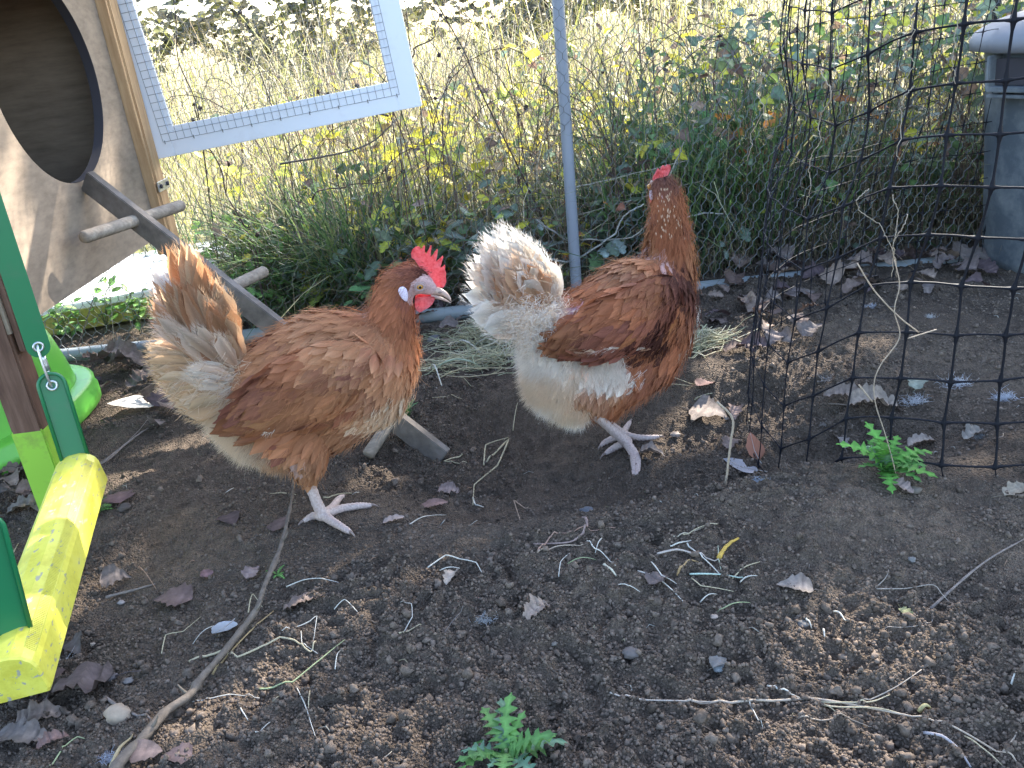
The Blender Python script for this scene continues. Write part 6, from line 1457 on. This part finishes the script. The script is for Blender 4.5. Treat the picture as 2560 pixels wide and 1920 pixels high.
# tail
tl = Geo()
fan(h1, [(470, 780), (500, 760)], [(50, 220), (70, 270), (150, 215), (200, 240)], 12, (-.02, -.01, -.03, -.03), .034, [(.72, .6, .55, .8, .75, .72), (.75, .68, .64, .82, .8, .78)], tl, .03)
fan(h1, [(440, 800), (520, 740)], [(55, 330), (70, 430), (75, 520), (80, 560)], 13, (-.015, 0, -.03, -.01), .028, [(.38, .16, .08, .5, .3, .2), (.4, .2, .12, .75, .6, .5)], tl, .04)
fan(h1, [(450, 790), (530, 740)], [(150, 125), (235, 118), (300, 190), (375, 290), (425, 400), (455, 500)], 26, (0, .01, -.01, .02), .028, [(.42, .19, .09, .5, .27, .14), (.4, .17, .08, .68, .48, .3), (.48, .26, .15, .6, .4, .24)], tl, -.03)
fan(h1, [(430, 800), (520, 750)], [(100, 350), (170, 330), (250, 330), (330, 380), (400, 470), (450, 600)], 26, (.01, .02, .012, .03), .024, [(.4, .17, .08, .5, .26, .14), (.48, .26, .14, .66, .46, .3), (.56, .38, .26, .5, .27, .15)], tl, -.02)
fan(h1, [(400, 790), (500, 750)], [(65, 430), (110, 520), (180, 560), (300, 560), (420, 600)], 24, (.015, .025, .02, .03), .023, [(.4, .18, .09, .52, .3, .18), (.5, .3, .19, .72, .58, .46)], tl, -.02)
tlo = tl.build('tail', M['tailfeather'], h1.root)
tl = Geo()
fan(h1, [(430, 780), (480, 860), (470, 930)], [(45, 640), (50, 735), (100, 850), (180, 930), (240, 1000)], 50, (-.015, .025, -.03, .035), .032, [(.55, .33, .18, .66, .44, .26), (.66, .5, .34, .68, .48, .3), (.6, .4, .24, .72, .56, .4)], tl, .03)
fan(h1, [(500, 800), (430, 860)], [(290, 770), (240, 800), (330, 860)], 14, (.02, .03, .03, .035), .022, [(.7, .58, .5, .76, .66, .56), (.66, .46, .34, .74, .6, .48)], tl, .02)
n = 1500; q = rng.random(n); px_ = 520 - 260 * q + rng.normal(0, 40, n); py_ = 800 + 60 * q + rng.normal(0, 60, n)
pts = np.array([h1.P(a, b, rng.uniform(-.03, .04), True) for a, b in zip(px_, py_)]); fl = np.repeat((h1.P(200, 830) - h1.P(500, 790))[None] / .15, n, 0)
fuzz(pts, np.repeat(h1.n[None], n, 0), fl * .6, rng.uniform(.01, .024, n), pick([CRM, CRM, BUF], n, .1), tl, .0003, .15)
tl.build('vent_fluff', M['fluff'], h1.root)
# head
ZE = lambda x, y: (880 + x / 5.53, 550 + y / 5.53)
comb = [(960, 700), (900, 600), (870, 550), (825, 520), (815, 460), (835, 405), (880, 370), (930, 365), (945, 385), (950, 410), (975, 380), (1000, 346), (1010, 370), (1008, 420), (1020, 470), (1050, 425), (1087, 350), (1100, 358), (1095, 420), (1085, 515), (1110, 490), (1145, 440), (1175, 400), (1187, 418), (1180, 480), (1160, 575), (1195, 550), (1225, 520), (1252, 492), (1263, 512), (1245, 580), (1220, 665), (1250, 645), (1283, 618), (1292, 640), (1283, 690), (1302, 735), (1298, 790), (1304, 850), (1280, 910), (1258, 935), (1180, 925), (1120, 895), (1080, 820), (1030, 740)]
h1.zf = ZE; polyplate(h1, comb, .0046, M['comb'], 'comb', h1.root)
for sg in (1, -1): polyplate(h1, [(875, 1085), (920, 1070), (1000, 1062), (1080, 1055), (1140, 1065), (1142, 1105), (1112, 1165), (1060, 1212), (1000, 1242), (970, 1265), (932, 1276), (895, 1252), (870, 1200), (865, 1140)], .0036, M['comb'], 'wattle', h1.root, .008 * sg)
h1.zf = ZA
for sg in (1, -1):
    V, F = ICO3; c = h1.P(1368, 385, .0235 * sg); e = np.array([h1.rad(1368, 385, 40), h1.rad(1368, 385, 21)]); ax_ = unit(h1.P(1385, 425) - h1.P(1355, 345)); s2 = np.cross(ax_, h1.n)
    np_mesh('earlobe', V[:, :1] * ax_ * e[0] + V[:, 1:2] * s2 * e[1] * (1 - .35 * V[:, :1]) + V[:, 2:] * h1.n * .003 + c, F, M['lobe'], h1.root)
    ce = h1.P(1453, 330, 0) + h1.n * sg * .0175; R_ = h1.rad(1453, 330, 18)
    eye = np_mesh('eye', ICO3[0] * R_ * np.array([1, 1, 1]) - h1.n * sg * R_ * .35 + ce, ICO3[1], M['iris'], h1.root)
    P_ = ce + h1.n * sg * R_ * .62; V, F = ICO2; fr = frame(h1.h, h1.n, [0, 0, 1.])
    np_mesh('pupil', (V * np.array([.42, .12, .42]) * R_) @ fr.T + P_, F, M['pupil'], eye)
    for rr, th_, of, nm in ((1.02, .2, .28, 'eyelid'), (1.42, .16, .0, 'eyelid')):
        P = np.array([ce + h1.h * math.cos(a) * R_ * rr * 1.1 + np.array([0, 0, 1.]) * math.sin(a) * R_ * rr * .88 + h1.n * sg * R_ * of * math.cos(a) ** 0 for a in np.linspace(0, 6.283, 25)]); V, F = tube(P, R_ * th_, 7, False); np_mesh(nm, V, F, M['lid'], eye)
def beak(hen, up, lo, mat=None):
    g = Geo()
    for ch, sy in ((up, .75), (lo, .7)):
        P = catmull(np.array([hen.P(x, y) for x, y, r in ch]), 6); R = np.interp(np.linspace(0, 1, len(P)), np.linspace(0, 1, len(ch)), [hen.rad(x, y, r) for x, y, r in ch]); V, F = tube(P, R, 14)
        dd = (V - hen.O) @ hen.n; mid_ = (P.mean(0) - hen.O) @ hen.n; V = V - np.outer((dd - mid_) * (1 - sy), hen.n); g.add(V, F)
    return g.build('beak', M['beak'], hen.root)
h1.zf = ZE; bk1 = beak(h1, [(1110, 975, 58), (1190, 985, 52), (1270, 1015, 40), (1330, 1062, 24), (1362, 1108, 10), (1371, 1128, 2)], [(1090, 1050, 34), (1210, 1078, 22), (1310, 1118, 12), (1368, 1148, 3)]); h1.zf = ZA
for sg in (1, -1):
    V = (ICO2[0] * np.array([.0032, .0009, .0013])) @ frame(h1.h, h1.n, [0, 0, 1.]).T + h1.P(1556, 368) + h1.n * sg * .0078; np_mesh('nostril', V, ICO2[1], M['claw'], bk1)
# leg and foot from the close view
ZF = lambda x, y: (700 + x / 7.213, 1150 + y / 7.213)
def g1(x, y, dz=.004): return G(*ZF(x, y), dz)
zs, h1.zf = h1.zf, ZF
foot(h1, h1.P(430, 300, .032), h1.P(760, 1000, .03) * .0 + G(*ZF(770, 985), .012), [[g1(1100, 880, .008), g1(1400, 830, .007), g1(1610, 820, .006)], [g1(930, 1100, .008), g1(1100, 1200, .007), g1(1250, 1290, .006)], [g1(930, 870, .007), g1(1050, 720, .006), g1(1130, 660, .005)], [g1(600, 1010, .007), g1(450, 1090, .005)]], .0088)
h1.zf = zs
# the other leg is drawn up into the belly down
g = Geo(); a_, b_ = h1.P(800, 1140, -.03), h1.P(930, 1175, -.035)
V, F = tube(catmull(np.array([a_, a_ * .5 + b_ * .5 - (0, 0, .004), b_]), 6), .008, 12); g.add(V, F)
for k in range(3):
    e = b_ - h1.h * (.01 + .012 * k) + h1.n * (.008 * (k - 1)) - (0, 0, .02); V, F = tube(catmull(np.array([b_, (b_ + e) / 2 + h1.h * .008, e]), 5), np.linspace(.006, .003, 11), 10); g.add(V, F)
g.build('leg', M['scale'], h1.root)

# ---- right hen: seen from behind and to the side, neck stretched up, looking away
ZB_ = lambda x, y: (1130 + x / 1.974, 380 + y / 1.974)
f2 = G(*ZB_(880, 1440)); h2 = Hen(ZB_, f2, math.radians(30), 'brown and white hen seen from behind, cream tail raised and neck stretched up')
body = [[(500, 800, 0, 85, .75), (570, 850, 0, 140 * S, .8), (660, 870, 0, 195 * S, .8), (780, 850, 0, 250 * S, .78), (900, 790, 0, 270 * S, .78), (990, 740, 0, 225 * S, .8), (1050, 690, 0, 150, .8), (1075, 620, 0, 128, .8), (1078, 520, 0, 118, .8), (1072, 420, 0, 105, .8), (1068, 320, 0, 92, .8), (1062, 240, 0, 80, .8), (1050, 190, 0, 66, .8), (1040, 165, 0, 52, .8)],
        [(1050, 800, 0, 150, .9), (1060, 900, 0, 125, .9), (980, 1000, 0, 150, .85), (850, 1060, 0, 180, .8), (740, 1080, 0, 180, .8)],
        [(520, 980, 0, 140, .8), (560, 1080, 0, 170, .8), (660, 1130, 0, 165, .8), (760, 1150, 0, 140, .8), (780, 1210, 0, 90, .8)],
        [(470, 870, 0, 100, .8), (500, 980, 0, 120, .8)]]
V2, T2 = h2.blob(body, .0045)
keys = [(500, 800, 0, 90, -1, .1, .03, .018, WHT, WHT, 'f'), (590, 760, 0, 90, -.9, .5, .036, .016, RUS, ORB, 'n'), (700, 680, 0, 110, -.85, .6, .038, .016, RUS, GOL, 'n'), (840, 590, 0, 120, -.8, .65, .036, .016, ORB, BUF, 'n'), (960, 530, 0, 90, -.7, .8, .032, .014, ORB, GOL, 'n'),
        (900, 760, .05, 170, -.75, .65, .036, .02, RUS, ORB, 'n'), (740, 830, .05, 140, -.85, .6, .036, .02, (.26, .09, .045), ORB, 'n'), (1050, 800, .06, 130, -.5, .85, .032, .018, RUS, ORB, 'n'), (1170, 720, 0, 100, -.1, 1, .03, .015, ORB, BUF, 'n'), (1180, 880, 0, 100, -.3, 1, .03, .017, ORB, RUS, 'n'),
        (1080, 1020, 0, 120, -.6, .8, .034, .019, RUS, ORB, 'n'), (930, 1130, 0, 110, -.7, .75, .034, .019, RUS, ORB, 'n'), (800, 1230, 0, 90, -.5, .9, .03, .017, (.4, .14, .06), ORB, 'n'), (700, 1190, .05, 95, -.3, 1, .03, .018, ORB, BUF, 'n'), (690, 1270, .02, 60, -.3, 1, .028, .017, ORB, ORB, 'n'), (700, 960, .06, 100, -.8, .6, .034, .02, ORB, BUF, 'n'),
        (570, 970, .03, 110, -.5, .9, .03, .018, WHT, WHT, 'f'), (450, 980, 0, 110, -.8, .6, .03, .018, WHT, WHT, 'f'), (480, 1130, 0, 120, -.6, .8, .03, .018, CRM, CRM, 'f'), (590, 1220, 0, 100, -.3, 1, .03, .018, CRM, CRM, 'f'), (620, 1060, .06, 60, -.3, 1, .03, .02, WHT, CRM, 'f'), (745, 1075, .06, 88, -.3, 1, .03, .022, WHT, WHT, 'f'),
        (1070, 540, .04, 90, -.2, 1, .034, .013, RUS, ORB, 'n'), (1150, 540, 0, 80, .1, 1, .034, .013, ORB, GOL, 'n'), (980, 500, 0, 60, -.5, .9, .034, .012, ORB, GOL, 'n'), (1070, 430, .04, 80, -.1, 1, .028, .011, RUS, (.3, .1, .05), 'n'), (1070, 330, .03, 70, -.1, 1, .022, .009, RUS, ORB, 'n'), (1140, 330, 0, 60, .2, 1, .022, .009, RUS, ORB, 'n'), (1050, 230, .02, 60, -.1, 1, .016, .007, RUS, ORB, 'n'), (1045, 165, .01, 50, 0, 1, .011, .006, (.14, .06, .05), (.3, .14, .09), 'n')]
h2.fields(body, keys)
blobs2 = [(1060, 630, 110, DKB, .95), (1120, 720, 80, DKB, .75), (860, 870, 120, DKB, .85), (960, 900, 70, DKB, .7), (660, 870, 90, MAU, .7), (1150, 790, 55, WHT, .8), (800, 1060, 60, WHT, .7), (1080, 970, 40, (.6, .4, .3), .4), (570, 760, 28, (.65, .4, .42), .8), (1000, 505, 60, (.5, .3, .26), .7), (560, 820, 70, WHT, .7), (880, 680, 60, GOL, .4), (980, 800, 50, (.5, .2, .08), .4)]
bo = np_mesh('body', V2, T2, M['henskin'], h2.root, bodycol(h2, V2, [(1020, 200, 40, FSK), (600, 735, 40, SKN)], blobs2, ORB))
dress(h2, V2, T2, 60000, blobs2, [(600, 745, 22), (565, 765, 18)], h2.root, 'plumage', nf=24000, fwhite=.85)
# pale flecks down the back of the neck
g = Geo(); n = 85; xx = rng.uniform(990, 1150, n); yy = rng.uniform(175, 420, n); cc_ = []
for x, y in zip(xx, yy):
    ed = 1065 + (y - 150) * .08; hw = 62 + (y - 150) * .22
    if abs(x - ed) > hw * .72: continue
    off = math.sqrt(max(0, 1 - ((x - ed) / hw) ** 2)) * h2.rad(x, y, hw) * .72 + .002
    d_ = ray(*h2.zf(x, y)); A = CC + d_ * (((h2.O + h2.n * off - CC) @ h2.n) / (d_ @ h2.n)); d = unit(h2.P(x + 1, y + 12) - h2.P(x, y)); sd = np.cross(d, unit(CC - A)); L_ = rng.uniform(.004, .008); w_ = rng.uniform(.0007, .0013)
    g.add(np.array([A, A + d * L_ * .4 + sd * w_, A + d * L_, A + d * L_ * .4 - sd * w_]) + unit(CC - A) * .002, np.array([[0, 1, 2, 3]]), (.62, .43, .3))
g.build('neck_flecks', M['feather'], h2.root)
wing_pair(h2, [(1060, 680, 75, .95), (1010, 740, 115, 1.05), (920, 800, 150, 1.08), (790, 850, 140, 1.0), (680, 890, 105, .92), (590, 930, 55, .8)], .068, .28, [(1060, 640, 95, DKB, 1.), (1110, 740, 90, DKB, .9), (870, 890, 110, DKB, .95), (960, 870, 60, DKB, .8), (740, 850, 90, MAU, .5), (980, 790, 40, (.5, .2, .08), .8), (800, 790, 60, (.4, .16, .07), .5)],
          [(1090, 640, 80, -.5, .85, .028, .019, DKB, MAU), (980, 660, 100, -.75, .65, .034, .017, RUS, GOL), (1060, 790, 100, -.6, .8, .032, .02, MAU, RUS), (900, 760, 100, -.75, .65, .036, .019, RUS, ORB), (900, 890, 100, -.8, .6, .04, .022, MAU, RUS), (760, 810, 90, -.85, .55, .04, .02, (.26, .09, .045), ORB), (740, 910, 80, -.9, .45, .046, .024, (.22, .08, .045), MAU), (620, 910, 60, -.9, .4, .046, .024, (.28, .11, .06), GOL)],
          [([(800, 820), (840, 880), (860, 930)], [(520, 870), (530, 920), (560, 960)], 7, .08, .06, .024, [(.22, .08, .045, .32, .13, .07), (.28, .1, .05, .4, .18, .09)]),
           ([(930, 930), (960, 950), (980, 970)], [(570, 985), (640, 985), (700, 985)], 6, .074, .064, .013, [(.4, .2, .12, .6, .4, .28), (.3, .11, .06, .5, .3, .2)]), ([(960, 950), (960, 970)], [(700, 990), (760, 1005)], 2, .08, .07, .008, [(.75, .6, .48, .8, .68, .58)])])
tl = Geo()
WT = [(.76, .62, .47, .84, .78, .7), (.78, .68, .56, .86, .82, .76)]
CT = [(.6, .38, .24, .8, .72, .64), (.55, .32, .18, .78, .66, .52), (.66, .48, .34, .82, .78, .72)]
BT = [(.66, .44, .3, .54, .28, .15), (.6, .36, .21, .7, .5, .36), (.52, .27, .14, .64, .42, .27)]
fan(h2, [(470, 860), (480, 780)], [(190, 905), (110, 800), (75, 720), (75, 610), (90, 520), (130, 440), (165, 390), (215, 360), (260, 365), (320, 400), (380, 460), (440, 520), (480, 590)], 40, (-.03, .0, -.05, .01), .04, WT + WT + CT[:1], tl, .03)
fan(h2, [(460, 850), (490, 770)], [(150, 840), (130, 700), (120, 600), (150, 500), (200, 420), (270, 400), (340, 450), (400, 500), (455, 580), (480, 650)], 30, (-.01, .01, -.02, .02), .038, CT + WT, tl, .02)
fan(h2, [(450, 850), (480, 770)], [(230, 800), (200, 720), (190, 640), (210, 560), (250, 500), (310, 500), (360, 540), (410, 600), (450, 660)], 26, (.005, .02, .0, .03), .034, BT + CT[:2], tl, .02)
fan(h2, [(420, 830), (450, 770)], [(260, 730), (230, 670), (250, 600), (300, 570), (350, 610), (380, 660)], 16, (.015, .025, .015, .035), .03, BT + BT + CT[:1], tl, .03)
fan(h2, [(400, 860), (360, 820)], [(100, 760), (90, 800), (130, 870)], 5, (.01, .02, .0, .01), .036, WT, tl, .04)
tl.build('tail', M['tailfeather'], h2.root)
tl = Geo(); n = 6500; q = rng.random(n); px_ = 520 - 200 * q + rng.normal(0, 45, n); py_ = 850 - 20 * q + rng.normal(0, 60, n)
pts = np.array([h2.P(a, b, rng.uniform(-.03, .045), True) for a, b in zip(px_, py_)]); fl = np.repeat(unit(h2.P(300, 840) - h2.P(500, 830))[None], n, 0)
fuzz(pts, np.repeat(h2.n[None], n, 0), fl * .6, rng.uniform(.01, .024, n), pick([WHT, WHT, CRM], n, .06), tl, .0003, .25)
tl.build('vent_fluff', M['fluff'], h2.root)
ZC = lambda x, y: (1560 + x / 5.53, 380 + y / 5.53)
zs, h2.zf = h2.zf, ZC
polyplate(h2, [(402, 392), (402, 360), (412, 325), (430, 300), (445, 275), (458, 240), (470, 226), (484, 236), (486, 255), (502, 250), (515, 215), (530, 188), (548, 182), (560, 196), (558, 225), (575, 200), (598, 172), (610, 172), (622, 174), (638, 186), (642, 210), (636, 250), (625, 285), (600, 318), (560, 345), (510, 352), (455, 362)], .006, M['comb'], 'comb', h2.root, .004)
hf2 = unit((-.3, .95, 0)); hn2 = unit((.95, .3, 0)); hd2 = h2.P(520, 470, 0)
for sg in (1, -1):
    c = hd2 + hn2 * sg * .0165 + hf2 * .014
    eye = np_mesh('eye', ICO3[0] * .0042 + c, ICO3[1], M['iris'], h2.root); np_mesh('pupil', ICO2[0] * .002 + c + hn2 * sg * .003, ICO2[1], M['pupil'], eye)
    fr = frame(hf2, hn2, [0, 0, 1.])
    np_mesh('earlobe', (ICO2[0] * np.array([.005, .003, .009])) @ fr.T + c - hf2 * .006 - (0, 0, .014), ICO2[1], M['lobe'], h2.root)
    np_mesh('wattle', (ICO3[0] * np.array([.009, .0022, .012])) @ fr.T + hd2 + hf2 * .026 + hn2 * sg * .006 - (0, 0, .022), ICO3[1], M['comb'], h2.root)
b0 = hd2 + hf2 * .012; P = catmull(np.array([b0, b0 + hf2 * .015, b0 + hf2 * .028 - (0, 0, .006), b0 + hf2 * .035 - (0, 0, .013)]), 5); V, F = tube(P, np.linspace(.012, .001, len(P)), 12); np_mesh('beak', V, F, M['beak'], h2.root)
h2.zf = zs
ZD = lambda x, y: (1300 + x / 4.916, 980 + y / 4.916)
def g2(x, y, dz=.005): return G(*ZD(x, y), dz)
zs, h2.zf = h2.zf, ZD
foot(h2, h2.P(840, 230, .02), g2(1300, 610, .02), [[g2(1380, 760, .012), g2(1400, 900, .008), g2(1400, 1010, .004)], [g2(1420, 770, .012), g2(1445, 900, .008), g2(1435, 1040, .003)], [g2(1150, 690, .008), g2(1060, 750, .005)]], .0088)
foot(h2, h2.P(1010, 260, -.02), g2(1260, 520, .016), [[g2(1450, 560, .009), g2(1600, 560, .008), g2(1690, 550, .007)], [g2(1300, 450, .008), g2(1350, 370, .007)], [g2(1060, 610, .006), g2(1000, 660, .004)]], .008)
h2.zf = zs
